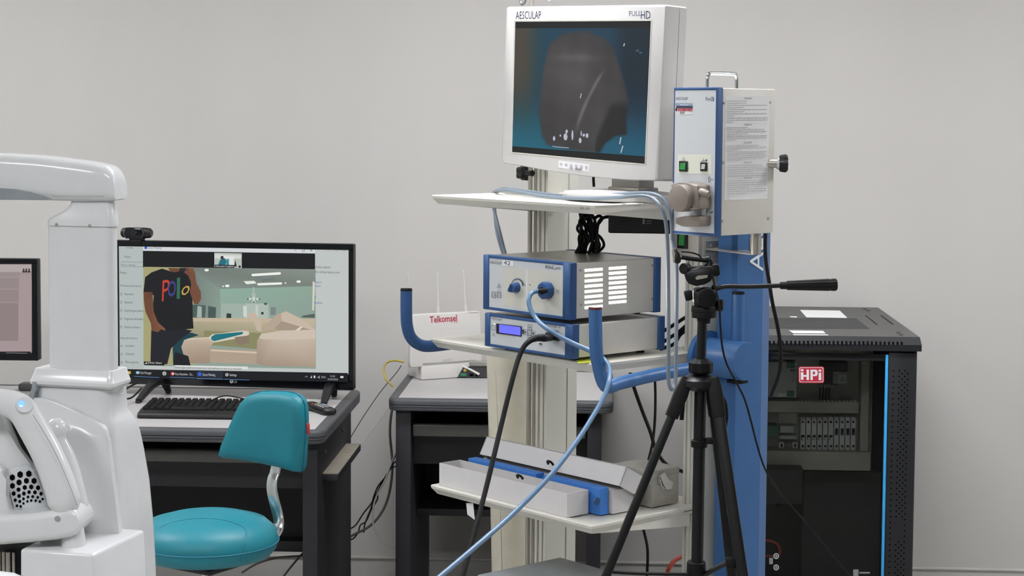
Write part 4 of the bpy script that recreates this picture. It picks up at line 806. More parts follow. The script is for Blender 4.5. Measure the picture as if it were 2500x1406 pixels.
Dd.build('printing', 'printed', pu); Dd = Decal(lambda x, y: pu.P(x, y, y=fy), (0, -1, 0))
Dd.quad((1649, 279), (1691, 279.5), (1691, 252), (1649, 251.5), 'd5d2d2'); Dd.quad((1649, 258), (1691, 258.5), (1691, 252), (1649, 251.5), '8d9cb0'); Dd.words((1660, 257), (1681, 257), 2, 'c5ccd6', 5); Dd.quad((1651, 264), (1691, 265), (1691, 258.5), (1651, 258), '35394f'); Dd.quad((1655, 271), (1690, 271.5), (1690, 265), (1655, 264), 'b9535f'); Dd.ell(1651.5, 267, 2, 5, '26283a'); Dd.text('609', (1661, 278), (1671, 278), 6, '28282c'); Dd.ell(1671, 267.5, 1.5, 1.5, '30303a'); Dd.ell(1683, 267.5, 1.5, 1.5, '30303a')
Dd.build('asset_sticker', 'printed', pu); Dd = Decal(lambda x, y: pu.P(x, y, y=fy), (0, -1, 0))
Dd.quad((1654, 423), (1737, 425), (1737, 377), (1654, 377), 'd9dacc'); Dd.line([(1666, 392), (1669, 384), (1673, 392), (1666, 392)], .9, '4a6c7a'); Dd.line([(1713, 393), (1726, 393)], 1.4, '3a3d44'); Dd.line([(1718, 392), (1718, 386)], .9, '4a4d54'); Dd.ell(1725, 391, 2, 2.2, '26282c'); Dd.line([(1681, 400), (1681, 401)], 1, '6a6d74'); Dd.ell(1681, 411, 1.3, 1.6, '8a8d94')
Dd.build('switch_panel', 'printed', pu); Dd = Decal(lambda x, y: pu.P(x, y, y=fy), (0, -1, 0))
Dd.line([(1730, 432), (1734, 432), (1734, 441), (1732, 446), (1730, 441), (1730, 432)], 1, '4a6c7a'); Dd.line([(1736, 438), (1741, 438)], 1.3, '4a4d54'); Dd.line([(1731, 518.5), (1738, 519)], 1.1, '4a4d54'); Dd.ell(1739, 518, 1.4, 2, '26282c')
Dd.build('printing', 'printed', pu)
for (x0_, y0_, x1_, y1_), m_, lb in (((1659, 393.5, 1679.5, 418.5), 'green_lamp', 'green lit rocker switch'), ((1711, 396, 1727.5, 417.5), 'switch_grey', 'grey rocker switch')):
    a, c = pu.P(x0_, y1_, y=fy), pu.P(x1_, y0_, y=fy); sw = MB().box((a.x, fy - .003, a.z), (c.x, fy, c.z), .0008, 1).build('switch_frame', 'black_plastic', pu)
    i_ = .0045; MB().hexa([(a.x + i_, fy - .0055, a.z + i_), (c.x - i_, fy - .0055, a.z + i_), (c.x - i_, fy - .002, a.z + i_), (a.x + i_, fy - .002, a.z + i_), (a.x + i_, fy - .0035, c.z - i_), (c.x - i_, fy - .0035, c.z - i_), (c.x - i_, fy - .002, c.z - i_), (a.x + i_, fy - .002, c.z - i_)], .0006, 1).build('rocker', m_, sw, lb)
# pump head
pd_ = lambda x, y, o=0: pu.P(x, y, y=fy - o)
g = MB(); g.prism([pd_(x, y, .004) for x, y in ((1668, 447), (1690, 445), (1712, 447), (1735, 451), (1736.5, 490), (1737, 509), (1713, 512), (1680, 507), (1672, 500))], (0, -.042, 0), .004, 3); ph = g.build('pump_head', 'taupe_metal', pu, 'taupe metal roller pump head', ang=45)
g = MB(); g.tube([pd_(1702, 465, .036), pd_(1716, 470, .037), pd_(1730, 475, .034)], [.007, .0095, .008], 14, 3); g.build('roller', 'taupe_metal', ph)
q = pu.P(1655, 484, y=fy - .066); MB().cyl((q.x, fy - .030, q.z), (q.x, fy - .066, q.z), .0310, n=40, bev=.003).build('turn_knob', 'taupe_metal', ph, 'large flat taupe turning knob')
q = pd_(1718, 512, .02); MB().cyl((q.x, fy - .02, q.z + .004), (q.x, fy - .02, q.z - .013), .0058, .0045, 14).build('pin', 'soft_grey', ph)
MB().prism([pd_(x, y, .002) for x, y in ((1675.5, 530), (1700, 526), (1736, 527), (1735.5, 549), (1733, 551.5), (1705, 552.5), (1690, 551), (1676, 545))], (0, -.036, 0), .003, 2).build('lower_jaw', 'taupe_metal', ph, ang=45)
q = pd_(1688, 503.5, .0465); MB().box((q.x - .002, q.y - .0005, q.z - .0035), (q.x + .002, q.y + .001, q.z + .0035)).build('slot', 'hole_black', ph)
# handle, screws, warning sheet
h0 = pu.P(1727, 212, z=fh); ya, yb2 = .03, .03 + .105; xh = -.07
ya = pu.P(1727, 213, x=xh).y; yb2 = pu.P(1798.5, 213, x=xh).y; hz_ = pu.P(1760, 180, x=xh).z
g = MB(); g.tube([(xh, ya, fh - .003), (xh, ya, hz_ - .012), (xh, ya + .004, hz_ - .003), (xh, ya + .013, hz_), (xh, yb2 - .013, hz_), (xh, yb2 - .004, hz_ - .003), (xh, yb2, hz_ - .012), (xh, yb2, fh - .003)], .0044, 14, 4); g.build('carry_handle', 'chrome', pu)
for x_, y_ in ((1768, 251), (1880, 249.5), (1766, 397), (1877, 392), (1763.5, 540), (1875.5, 533)): q = pu.P(x_, y_, x=0.0); MB().cyl((0, q.y, q.z), (.002, q.y, q.z), .0036, .003, 12).build('screw', 'steel', pu)
px_ = lambda x, y: pu.P(x, y, x=.0003)
MB().prism([px_(x, y) for x, y in ((1768.5, 489), (1873, 485), (1879, 234.5), (1771, 234.5))], (.0004, 0, 0)).build('warning_sheet', 'paper', pu, 'white printed warning sheet')
Dd = Decal(lambda x, y: pu.P(x, y, x=.0008), (1, 0, 0))
def row(fx0, fx1, v, h, col, seed=None, txt=None):
    xl_ = 1771 - v * 2.6; xr_ = 1879 - v * 5.5; yl_ = 234.5 + v * 254.5; yr_ = 234.5 + v * 251
    a = (xl_ + (xr_ - xl_) * fx0, yl_ + (yr_ - yl_) * fx0); b_ = (xl_ + (xr_ - xl_) * fx1, yl_ + (yr_ - yl_) * fx1)
    Dd.text(txt, a, b_, h, col) if txt else Dd.words(a, b_, h, col, seed)
lay = [('WARNING', .024, (.48, .46, .95, .40, .93, .42, .95, .18, .96, .95, .16)), ('WARNUNG', .277, (.5, .88, .94, .5, .95, .94, .22)), ('DANGER', .450, (.75, .93, .28, .95, .90, .95, .9, .30)), ('PELIGRO', .642, (.86, .88, .95, .62, .95, .93)), ('PERICOLO', .790, (.95, .95, .95, .5, .95, .93, .45))]
for k, (hd, v0, rows_) in enumerate(lay):
    row(.42, .60, v0 + .006, 4.2, '5a5a5c', txt=hd)
    for j, e in enumerate(rows_): row(.03, .03 + e * .96, v0 + .028 + j * .0202, 1.7, 'b0afb1', seed=k * 20 + j)
    if k: v = v0 - .017; row(.02, .98, v, .5, 'b5b5b6', seed=1)
row(.84, .96, .965, 2, '9a9a9c', txt='GA 160'); Dd.line([(1769.5, 486), (1773, 477), (1777, 485.7), (1769.5, 486)], .8, 'a8a8aa'); Dd.build('printing', 'printed', pu)
# clamp screw at the back right
q = pu.P(1893, 399, y=fd - .012); d_ = V((.72, .69, 0)); o_ = V((-.001, fd - .012, q.z))
g = MB(); g.revolve(o_ - d_ * .012, d_, [(0, .0105), (.026, .0105)], 20); cl = g.build('clamp_screw', 'steel', pu)
MB().revolve(o_ + d_ * .014, d_, [(0, .0125), (.005, .0145), (.006, .0145), (.007, .012)], 24).build('collar', 'white_plastic', cl)
MB().revolve(o_ + d_ * .019, d_, [(0, .012), (.003, .018), (.016, .020), (.021, .017), (.021, .0005)], 42, lambda a: 1 + .09 * math.cos(7 * a)).build('clamp_knob', 'black_plastic', cl, 'black lobed knob')

# ---- power adapter and hanging cables below the top shelf
pa_ = thing('power_adapter', 'long black power adapter held under the top shelf', 'power adapter', WD(1565, 552, 4.42), -5)
a = pa_.D(1486, 568, 4.42); c = pa_.D(1642, 530, 4.42)
MB().box((a.x, -.03, a.z), (c.x + .03, .03, 1.379 - pa_.o.z), .005, 3).build('body', 'black_plastic', pa_)
Dd = Decal(lambda x, y: pa_.P(x, y, y=-.0301), (0, -1, 0)); Dd.rect(1569, 534, 1574, 547, '8b8b8b'); Dd.words((1578, 541), (1592, 541), 3, '6a6a6a', 4); Dd.words((1578, 547), (1590, 547), 3, '6a6a6a', 9); Dd.build('type_label', 'printed', pa_)
cb = thing('cable_bundle', 'bunch of looped black leads hanging under the top shelf onto the light source', 'cables', WD(1440, 615, 4.46), 0, None)
rnd = random.Random(11)
for k in range(15):
    x0 = 1414 + rnd.random() * 40; pts = [(x0, 518)]
    for y in (540, 560, 580, 600): pts.append((1414 + (k * 3.1 + rnd.uniform(-9, 9)) * (1.15 if y > 575 else .85), y))
    pts.append((1404 + k * 3.6 + rnd.uniform(-4, 4), 618)); D0 = 4.42 + rnd.random() * .06
    g = MB(); g.tube([cb.D(x, y, D0 + rnd.uniform(-.008, .008)) for x, y in pts], .0036, 7, 5); g.build('lead', 'black_rubber', cb)
for pts in (((1488, 529), (1475, 531), (1463, 540), (1458, 560), (1456, 590), (1455, 618)), ((1440, 520), (1450, 532), (1462, 527), (1470, 533), (1462, 545), (1448, 560), (1446, 590), (1438, 618))):
    g = MB(); g.tube([cb.D(x, y, 4.43) for x, y in pts], .004, 8, 5); g.build('lead', 'black_rubber', cb)

# ---- things on the bottom shelf
def crt(name, label, cat, x, y, z, rz=-46, group=None): return thing(name, label, cat, CF.w((x, y, z)), rz, group)
def tray(b, w_, d_, h, t=.0025):
    b.loft([[(x, y, z) for x, y in rrect(i, i, w_ - i, d_ - i, .0012, 1)] for i, z in ((.001, 0), (0, .0008), (0, h), (t, h), (t, t), (t * 3, t))])
ba = crt('open_box', 'long white open cardboard box at the front of the bottom shelf', 'box', -.580, .014, ZL)
b = MB(); tray(b, .482, .069, .057); b.build('box', 'white_card', ba, ang=20)
bf = crt('foam_insert', 'long blue foam block standing between the two white boxes', 'foam block', -.556, .090, ZL)
b = MB(); b.box((.0, 0, 0), (.262, .028, .064), .001, 1); b.box((.288, 0, 0), (.490, .028, .064), .001, 1); b.box((.26, 0, 0), (.29, .028, .052), .001, 1); fo = b.build('block', 'blue_foam', bf)
q = bf.P(1458, 1224, x=.4905); MB().revolve((.4905, q.y, q.z), (1, 0, 0), [(-.004, .009), (.0004, .009), (.0004, .0005)], 20).build('finger_hole', 'blue_bezel', bf)  # flush disc, coloured darker for the shade inside the hole
b2 = crt('white_box', 'long white closed cardboard box under the slipped lid', 'box', -.560, .122, ZL)
MB().box((0, 0, 0), (.503, .070, .057), .0012, 1).build('box', 'white_card', b2)
# the slipped lid, tilted back
ta = math.radians(-28); lid = crt('box_lid', 'long white box lid lying tilted on the closed white box', 'box lid', -.555, .128, ZL + .056)
Rx = Matrix.Rotation(ta, 3, 'X'); T0 = V((0, .0, .014))
b = MB(); L_, Dp, H_ = .515, .082, .05
for lo_, hi_ in (((0, 0, H_ - .0025), (L_, Dp, H_)), ((0, 0, 0), (L_, .0025, H_)), ((0, Dp - .0025, 0), (L_, Dp, H_)), ((0, 0, 0), (.0025, Dp, H_)), ((L_ - .0025, 0, 0), (L_, Dp, H_))):
    p = [Rx @ V(q) + T0 for q in ((lo_[0], lo_[1], lo_[2]), (hi_[0], lo_[1], lo_[2]), (hi_[0], hi_[1], lo_[2]), (lo_[0], hi_[1], lo_[2]), (lo_[0], lo_[1], hi_[2]), (hi_[0], lo_[1], hi_[2]), (hi_[0], hi_[1], hi_[2]), (lo_[0], hi_[1], hi_[2]))]
    b.hexa(p)
b.build('lid', 'white_card', lid)
for nm, (x_, y_), fr_, yv, lb in (('pull_loop', (1344, 1130), lid, -.012, 'small black pull loop under the edge of the tilted lid'), ('pull_loop', (1270, 1164), ba, .0, 'small black pull loop on the rim of the open box')):
    q = fr_.P(x_, y_, y=yv); t = thing(nm, lb, 'loop', fr_.w(q), -46); g = MB(); g.tube([(-.009, .001, -.004), (-.007, -.004, .003), (0, -.006, .005), (.007, -.004, .003), (.009, .001, -.004)], .003, 8); g.build('loop', 'black_rubber', t)
mb2 = crt('metal_box', 'small worn grey metal box with a hanging latch on the bottom shelf', 'box', -.048, .244, ZL)
q = mb2.P(1590, 1166, y=0); hb = q.z
MB().box((-.13, 0, 0), (0, .094, hb), .002).build('body', 'tin', mb2); MB().box((-.131, -.001, hb - .001), (.0012, .095, hb + .016), .002).build('lid', 'tin', mb2)
lt = mb2.P(1612, 1172, x=.002); g = MB(); g.box((.001, lt.y - .008, lt.z - .01), (.004, lt.y + .008, lt.z + .014), .001); la = g.build('latch', 'steel', mb2)
MB().prism([mb2.P(x, y, x=.006) for x, y in ((1610, 1160), (1622, 1153), (1630, 1170), (1643, 1176), (1640, 1194), (1626, 1195), (1618, 1180))], (.0015, 0, 0), .0006, 1).build('latch_tongue', 'unit_cream', la); g = MB(); g.tube([mb2.P(x, y, x=.009) for x, y in ((1612, 1170), (1615, 1184), (1622, 1194))], .0012, 6); g.build('latch_wire', 'chrome', la)
pt = crt('paper_tag', 'small pinkish paper tag hanging under the front edge of the bottom shelf', 'paper tag', CF.P(1148, 1232, y=.02).x, .02, ZL - .0225)
MB().prism([pt.P(x, y, y=0) for x, y in ((1138, 1228), (1155, 1228), (1159, 1269), (1141, 1256))], (0, .0006, 0)).build('tag', 'paper', pt)
gb = crt('metal_cabinet', 'flat-topped grey metal cabinet standing on the base of the trolley', 'cabinet', -.351, -.052, .156)
MB().box((0, 0, 0), (.36, .278, .49 - .156), .006, 3).build('case', 'grey_plastic', gb)
MB().box((.02, -.002, .06), (.34, .001, .28), .002).build('front_panel', 'panel_white', gb)

# ================================================================== hoses and leads of the trolley
def lead(name, label, cat, pts, r, mat, n=10, sub=7, group=None):    # pts: pixel x, pixel y, distance
    g = MB(); g.tube([WD(x, y, D) for x, y, D in pts], r, n, sub); return tag(g.build(name, mat), label, cat, group)
lead('hose', 'outer grey-blue hose lying over the top shelf and looping down by the pump unit', 'hose',
     [(1234, 622, 4.62), (1222, 575, 4.70), (1207, 515, 4.74), (1203, 485, 4.74), (1205, 470, 4.70), (1228, 464, 4.62), (1285, 472, 4.52), (1345, 481, 4.40), (1430, 485, 4.27), (1505, 482, 4.18), (1560, 478, 4.13), (1592, 484, 4.11), (1612, 503, 4.09), (1624, 535, 4.09), (1629, 580, 4.10), (1631, 650, 4.11), (1632, 760, 4.11), (1632, 860, 4.11), (1632, 925, 4.11), (1637, 948, 4.11), (1644, 948, 4.12), (1649, 930, 4.13), (1650, 880, 4.14), (1651, 800, 4.15), (1652, 700, 4.16), (1651, 640, 4.165), (1645, 600, 4.17), (1641, 575, 4.17)], .0046, 'hose_grey', 12)
lead('hose', 'inner grey-blue hose beside the first on the top shelf, ending behind the pump unit', 'hose',
     [(1229, 622, 4.66), (1214, 570, 4.74), (1208, 515, 4.78), (1210, 480, 4.78), (1222, 462, 4.72), (1252, 463, 4.64), (1300, 469, 4.54), (1360, 477, 4.43), (1440, 479, 4.32), (1510, 475, 4.24), (1570, 471, 4.19), (1605, 477, 4.16), (1625, 495, 4.15), (1636, 520, 4.145), (1640, 550, 4.15), (1641, 585, 4.16)], .0046, 'hose_grey', 12)
lc = thing('light_cable', 'pale blue light cable running from the light port down to the lower left', 'cable', WD(1338, 709, 4.13), 0)
a, c = ls.w(ls.P(1334, 709, y=PYF - .014)), ls.w(ls.P(1312, 711, y=PYF - .030)); q = ls.w(ls.P(1338, 709, y=PYF - .016))
MB().cyl(lc.l(q), lc.l(q) + (lc.l(c) - lc.l(q)) * .85, .0066, .0062, 16).build('ferrule', 'black_rubber', lc)
Dq = (c - CAM).dot(cf); e0 = q + (c - q) * .8
pts = [lc.l(e0), lc.l(c)] + [lc.D(x, y, D) for x, y, D in ((1299, 715, Dq - .012), (1291, 730, Dq - .022), (1294, 752, Dq - .03), (1308, 776, Dq - .04), (1332, 800, 4.12), (1368, 822, 4.11), (1405, 841, 4.10), (1440, 856, 4.092), (1466, 870, 4.075), (1482, 886, 4.055), (1489, 905, 4.03), (1487, 930, 4.0), (1476, 965, 3.98), (1450, 1012, 3.95), (1405, 1082, 3.9), (1340, 1165, 3.84), (1260, 1247, 3.78), (1180, 1318, 3.7), (1100, 1386, 3.62), (1020, 1452, 3.54), (900, 1545, 3.4))]
g = MB(); g.tube(pts, .0054, 14, 7); g.build('cable', 'cable_blue', lc)
kc = thing('camera_cable', 'black camera cable hanging from its plug in the lower console', 'cable', WD(1350, 824, 4.1), 0)
p1, p2 = cc2.P(1349, 824, y=PYF - .003), cc2.P(1349, 824, y=PYF - .03)
def cw(x, y, o): return kc.l(cc2.w(cc2.P(x, y, y=PYF - o)))
g = MB(); g.hexa([cw(1331, 827.5, .0005), cw(1365, 833.5, .0005), cw(1365, 833.5, .018), cw(1331, 827.5, .018), cw(1331, 810.5, .0005), cw(1365, 815, .0005), cw(1365, 815, .018), cw(1331, 810.5, .018)], .002, 2); g.build('plug', 'black_plastic', kc)
q = kc.l(cc2.w(cc2.P(1346, 823, y=PYF - .016)))
pts = [q] + [kc.D(x, y, D) for x, y, D in ((1330, 825, 4.07), (1312, 825, 4.055), (1294, 832, 4.04), (1278, 848, 4.03), (1266, 875, 4.02), (1254, 915, 4.0), (1240, 970, 3.98), (1222, 1045, 3.95), (1203, 1125, 3.91), (1182, 1210, 3.87), (1158, 1300, 3.82), (1130, 1406, 3.76), (1100, 1510, 3.7))]
g = MB(); g.tube(pts, [.0088, .0088, .0078, .0062, .0056, .0056, .0056, .0056, .0056, .0056, .0056, .0056, .0056, .0056], 14, 7); g.build('lead', 'black_rubber', kc)
lead('power_lead', 'thick black lead hanging from the pump unit beside the blue column', 'cable', [(1869, 570, 4.13), (1868, 600, 4.13), (1870, 640, 4.13), (1878, 690, 4.13), (1886, 740, 4.13), (1897, 790, 4.14), (1905, 840, 4.15), (1906, 885, 4.16), (1900, 920, 4.18), (1889, 950, 4.22), (1882, 968, 4.26)], .0044, 'black_rubber')
for k, pts in enumerate((((1614, 812, 4.36), (1640, 796, 4.38), (1665, 780, 4.40), (1684, 768, 4.43)), ((1614, 838, 4.36), (1645, 818, 4.38), (1662, 806, 4.40), (1684, 786, 4.43)), ((1612, 852, 4.36), (1645, 840, 4.38), (1660, 818, 4.39), (1684, 800, 4.43)))):
    lead('signal_lead', ('topmost','middle','lowest')[k] + ' black lead between the consoles\' backs and the right post', 'cable', pts, .0046, 'black_rubber', 8, 5, 'leads behind the consoles')
lead('power_lead', 'black lead slanting down behind the blue bar to the right post', 'cable', [(1538, 905, 4.58), (1546, 940, 4.58), (1565, 995, 4.58), (1588, 1055, 4.57), (1602, 1100, 4.56), (1630, 1136, 4.53), (1672, 1153, 4.47)], .0046, 'black_rubber')
lead('power_lead', 'thin black lead hanging straight beside the slanting one to the bottom shelf', 'cable', [(1598, 905, 4.62), (1600, 960, 4.62), (1599, 1020, 4.61), (1594, 1075, 4.60), (1584, 1120, 4.58), (1574, 1155, 4.56), (1566, 1190, 4.55)], .0034, 'black_rubber')
lead('power_lead', 'black lead hanging below the bottom shelf of the trolley', 'cable', [(1562, 1262, 4.62), (1574, 1305, 4.62), (1581, 1345, 4.61), (1579, 1410, 4.6), (1572, 1470, 4.6)], .0036, 'black_rubber')
lead('air_hose', 'orange-red hose curving down behind the right post of the trolley', 'hose', [(1700, 1345, 4.62), (1672, 1356, 4.62), (1648, 1368, 4.61), (1634, 1386, 4.6), (1627, 1410, 4.6), (1622, 1460, 4.6)], .0056, 'cable_red')

# ================================================================== router and boxes on the right desk
rt_ = thing('router', 'upright white wireless router with red lettering and three thin antennas', 'router', (-.515, 5.80, .75), 30)
RP = lambda x, y, o=0: rt_.P(x, y, y=o)
pr = [RP(1003, 898), (RP(1001, 885)), RP(1006, 771), RP(1010, 768), RP(1169, 759.5), RP(1173, 762), RP(1178, 880), RP(1175, 885)]
b = MB(); b.prism(pr, (0, .022, 0), .004, 3); b.build('housing', 'router_white', rt_)
MB().box((pr[1].x + .04, -.0, .0), (pr[6].x - .02, .05, RP(1090, 880).z), .004).build('stand', 'router_white', rt_)
Dd = Decal(lambda x, y: RP(x, y, -.0001), (0, -1, 0)); Dd.text('Telkomsel', (1049.5, 788), (1116, 783.5), 15.5, 'b02a40', (-.5, -15.5), .022); Dd.words((1100, 788), (1113, 787), 2, 'c9a5a8', 3); Dd.line([(1114, 789), (1117, 784)], 1.6, 'b98a90')
for k in range(9): Dd.line([(1056 + k * 9.2, 805.5 - k * .55), (1060 + k * 9.2, 805.2 - k * .55)], .9, 'bdbab4')
Dd.text('HUAWEI', (1081, 881.5), (1102, 880), 4.5, 'a9a7a2'); Dd.rect(1143, 762, 1168, 764, 'c6c3bd', -.06); Dd.build('printing', 'printed', rt_)
for (xb, yb, xt, yt) in ((1004, 775, 996, 671), (1070, 766, 1068, 666), (1137, 761, 1131, 662)):
    p0, p1 = RP(xb, yb, .012), RP(xt, yt, .012); m_ = p0.lerp(p1, .14)
    g = MB(); g.tube([p0, m_, p0.lerp(p1, .2), p0.lerp(p1, .55), p1], [.0052, .0052, .0034, .0026, .0024], 10, 3, False); g.ball(p1, .0036, 8); g.build('antenna', 'router_white', rt_)
MB().box((RP(1150, 870).x, .024, .02), (RP(1150, 870).x + .05, .04, .09), .003).build('rear_plug', 'black_plastic', rt_)
sw = thing('network_switch', 'small white network box with a dark slot, in front of the router', 'network box', W0.P(1016, 922, z=.75), 22)
wsw = sw.P(1090, 918, y=0).x; hsw = sw.P(1017, 896, y=0).z; dsw = .06
b = MB(); b.hexa([(0, 0, 0), (wsw, 0, 0), (wsw, dsw, 0), (-.01, dsw, 0), (0, 0, hsw), (wsw, .002, hsw), (wsw, dsw, hsw + .004), (-.01, dsw, hsw + .004)], .002, 2); b.build('case', 'router_white', sw)
MB().box((.004, -.0006, .006), (wsw - .002, .001, .0105)).build('slot', 'grey_plastic', sw)
for k in range(7): MB().box((.015 + k * .011, .02, hsw + .0005), (.022 + k * .011, .026, hsw + .0018)).build('vent', 'soft_grey', sw)
MB().box((wsw, .03, .006), (wsw + .012, .05, .02), .002).build('side_plug', 'black_rubber', sw)
mc = thing('media_converter', 'small black network box with a green connector, right of the white network box', 'network box', W0.P(1106, 921, z=.75), 2)
b = MB(); b.hexa([(-.012, -.01, 0), (.16, -.01, 0), (.16, .045, 0), (.0, .045, 0), (.0, .0, .034), (.16, .0, .034), (.16, .045, .034), (.0, .045, .034)], .001, 1); b.build('case', 'black_plastic', mc)
q = mc.P(1132, 915, y=-.004); MB().box((q.x - .010, -.014, q.z - .004), (q.x + .010, -.002, q.z + .006), .001).build('green_connector', 'green_terminal', mc, 'green screw connector')
q = mc.P(1135, 904, y=-.002); MB().cyl((q.x, .002, q.z), (q.x, -.006, q.z), .005, n=14).build('round_socket', 'cable_yellow', mc)
for x_ in (1151, 1166): q = mc.P(x_, 915, y=-.004); MB().box((q.x - .006, -.0095, q.z - .004), (q.x + .006, -.002, q.z + .004), .001).build('socket', 'hole_black', mc)
g = MB(); g.tube([mc.P(x, y, y=-.02) for x, y in ((1128, 893), (1148, 902), (1170, 914))], [.003, .0032, .0045], 8); g.build('white_stub', 'router_white', mc, 'white stub aerial')
MB().box((.05, .01, .0345), (.15, .04, .052), .002).build('top_module', 'brushed_top', mc)
lead('patch_cable', 'yellow cable looping off the back corner of the right desk', 'cable', [(985, 884, 5.83), (965, 880, 5.86), (948, 883, 5.87), (939, 893, 5.87), (937, 908, 5.86), (942, 926, 5.84), (950, 934, 5.80), tuple([959, 943, (W0.P(959, 943, z=.7535) - CAM).dot(cf)])], .0032, 'cable_yellow')
lead('wall_cable', 'thin pale cable slanting along the wall from the network box to the left desk', 'cable', [(980, 892, 5.98), (966, 912, 5.98), (930, 955, 5.98), (893, 1008, 5.98), (868, 1048, 5.98), (850, 1078, 5.98)], .0016, 'cable_grey', 7)
lead('wall_cable', 'thin pale cable slanting along the wall lower down between the desks', 'cable', [(958, 985, 5.98), (945, 1000, 5.98), (915, 1040, 5.98), (885, 1082, 5.98), (862, 1125, 5.98), (850, 1146, 5.98)], .0017, 'cable_white', 7)
lead('desk_cable', 'thick dark cable curving down between the two desks', 'cable', [(960, 985, 5.9), (954, 1020, 5.9), (952, 1060, 5.9), (956, 1105, 5.9), (958, 1140, 5.88), (953, 1190, 5.86), (942, 1230, 5.84), (924, 1262, 5.82), (900, 1286, 5.8), (870, 1302, 5.8), (848, 1313, 5.8)], .0042, 'cable_grey')
for k, pts in enumerate((((972, 1095, 5.8), (958, 1128, 5.82), (944, 1160, 5.84), (924, 1185, 5.86), (913, 1210, 5.86), (907, 1228, 5.86), (888, 1252, 5.85), (872, 1277, 5.84), (862, 1287, 5.83), (848, 1293, 5.82)),
                         ((974, 1122, 5.8), (958, 1134, 5.82), (940, 1168, 5.85), (930, 1185, 5.86), (914, 1215, 5.86), (906, 1240, 5.86), (897, 1262, 5.85), (890, 1282, 5.84), (888, 1300, 5.83)),
                         ((976, 1140, 5.8), (956, 1142, 5.83), (936, 1172, 5.85), (922, 1200, 5.86), (922, 1218, 5.86), (906, 1245, 5.85), (894, 1272, 5.84), (880, 1282, 5.83), (874, 1300, 5.82), (862, 1315, 5.82), (848, 1318, 5.82)))):
    lead('desk_cable', ('black cable of the desk tangle curving out furthest left to the desk','black cable ending in the middle of the tangle between the desks','black cable at the right of the tangle, running low to the left desk')[k], 'cable', pts, .0024, 'black_rubber', 7, 6, 'tangled black cables between the desks')
lead('desk_cable', 'grey cable looping from the tangle down to the right desk leg', 'cable', [(972, 1092, 5.79), (956, 1130, 5.8), (940, 1172, 5.8), (922, 1205, 5.8), (913, 1232, 5.8), (910, 1262, 5.8), (914, 1290, 5.8), (926, 1315, 5.8), (945, 1332, 5.8), (972, 1337, 5.8)], .0026, 'cable_white', 8)
lead('desk_cable', 'grey cable hanging under the shelf of the right desk', 'cable', [(1019, 1245, 5.85), (1018, 1262, 5.85), (1012, 1280, 5.85), (1003, 1295, 5.85)], .0026, 'cable_grey', 8)
lead('floor_cable', 'dark cable arching under the left desk near the floor', 'cable', [(590, 1398, 5.3), (630, 1375, 5.3), (680, 1361, 5.32), (735, 1357, 5.35), (770, 1356, 5.4)], .003, 'cable_grey', 8)
lead('floor_cable', 'dark cable slanting under the left desk behind the stool', 'cable', [(690, 1410, 5.3), (715, 1378, 5.32), (740, 1349, 5.35), (770, 1318, 5.4)], .003, 'cable_grey', 8)
for k, pts in enumerate((((296, 960, 5.3), (315, 945, 5.32), (332, 936, 5.36)), ((298, 974, 5.28), (318, 972, 5.28), (332, 962, 5.3), (345, 948, 5.34)))):
    lead('screen_lead', ('upper','lower')[k] + ' black lead behind the television foot, beside the white post', 'cable', pts, .0028, 'black_rubber', 8, 6, 'leads behind the television')
lead('keyboard_lead', 'black lead of the keyboard curving over its back edge', 'cable', [(515, 978, 5.14), (535, 969, 5.18), (555, 966, 5.2), (580, 970, 5.2), (605, 976, 5.18)], .0018, 'black_rubber', 7)

# ================================================================== tripod
TD = 3.70; pm = TD / FPX
tp = thing('tripod', 'black photo tripod with a pan head, long grip handle and phone clamp', 'tripod', (WD(1705, 1000, TD).x, WD(1705, 1000, TD).y, 0), 0)
def tq(x, y, o=0.0): return tp.D(x, y, TD + o)
g = MB(); g.cyl(tq(1714, 785), tq(1710, 900), 11.5 * pm, n=20); g.build('upper_column', 'tripod_black', tp)
g = MB()
for k in range(16): y = 796 + k * 5.6; c = tq(1715 - (y - 785) * .035, y); g.cyl(c, c + V((0, 0, -.0018)), 12.1 * pm, n=20)
g.build('column_ridges', 'black_rubber', tp)
g = MB(); g.cyl(tq(1710, 935), tq(1702, 1376), 14.5 * pm, n=20); g.build('lower_column', 'tripod_black', tp)
c = tq(1711, 892); MB().revolve(c + V((0, 0, .010)), (0, 0, -1), [(-.004, 17 * pm), (0, 22 * pm), (.004, 28 * pm), (.022, 28 * pm), (.026, 24 * pm), (.026, .0005)], 40, lambda a: 1 + .06 * math.cos(8 * a)).build('lock_collar', 'black_rubber', tp)
b = MB(); b.revolve(tq(1710, 914), (0, 0, -1), [(0, 15 * pm), (.003, 34 * pm), (.010, 46 * pm), (.022, 48 * pm), (.030, 36 * pm), (.034, 20 * pm)], 32); b.build('crown', 'tripod_black', tp)
g = MB(); g.revolve(tq(1700, 1370), (0, 0, -1), [(0, 21 * pm), (.002, 23 * pm), (.05, 25 * pm), (.055, 23 * pm)], 24); g.build('bottom_collar', 'black_rubber', tp)
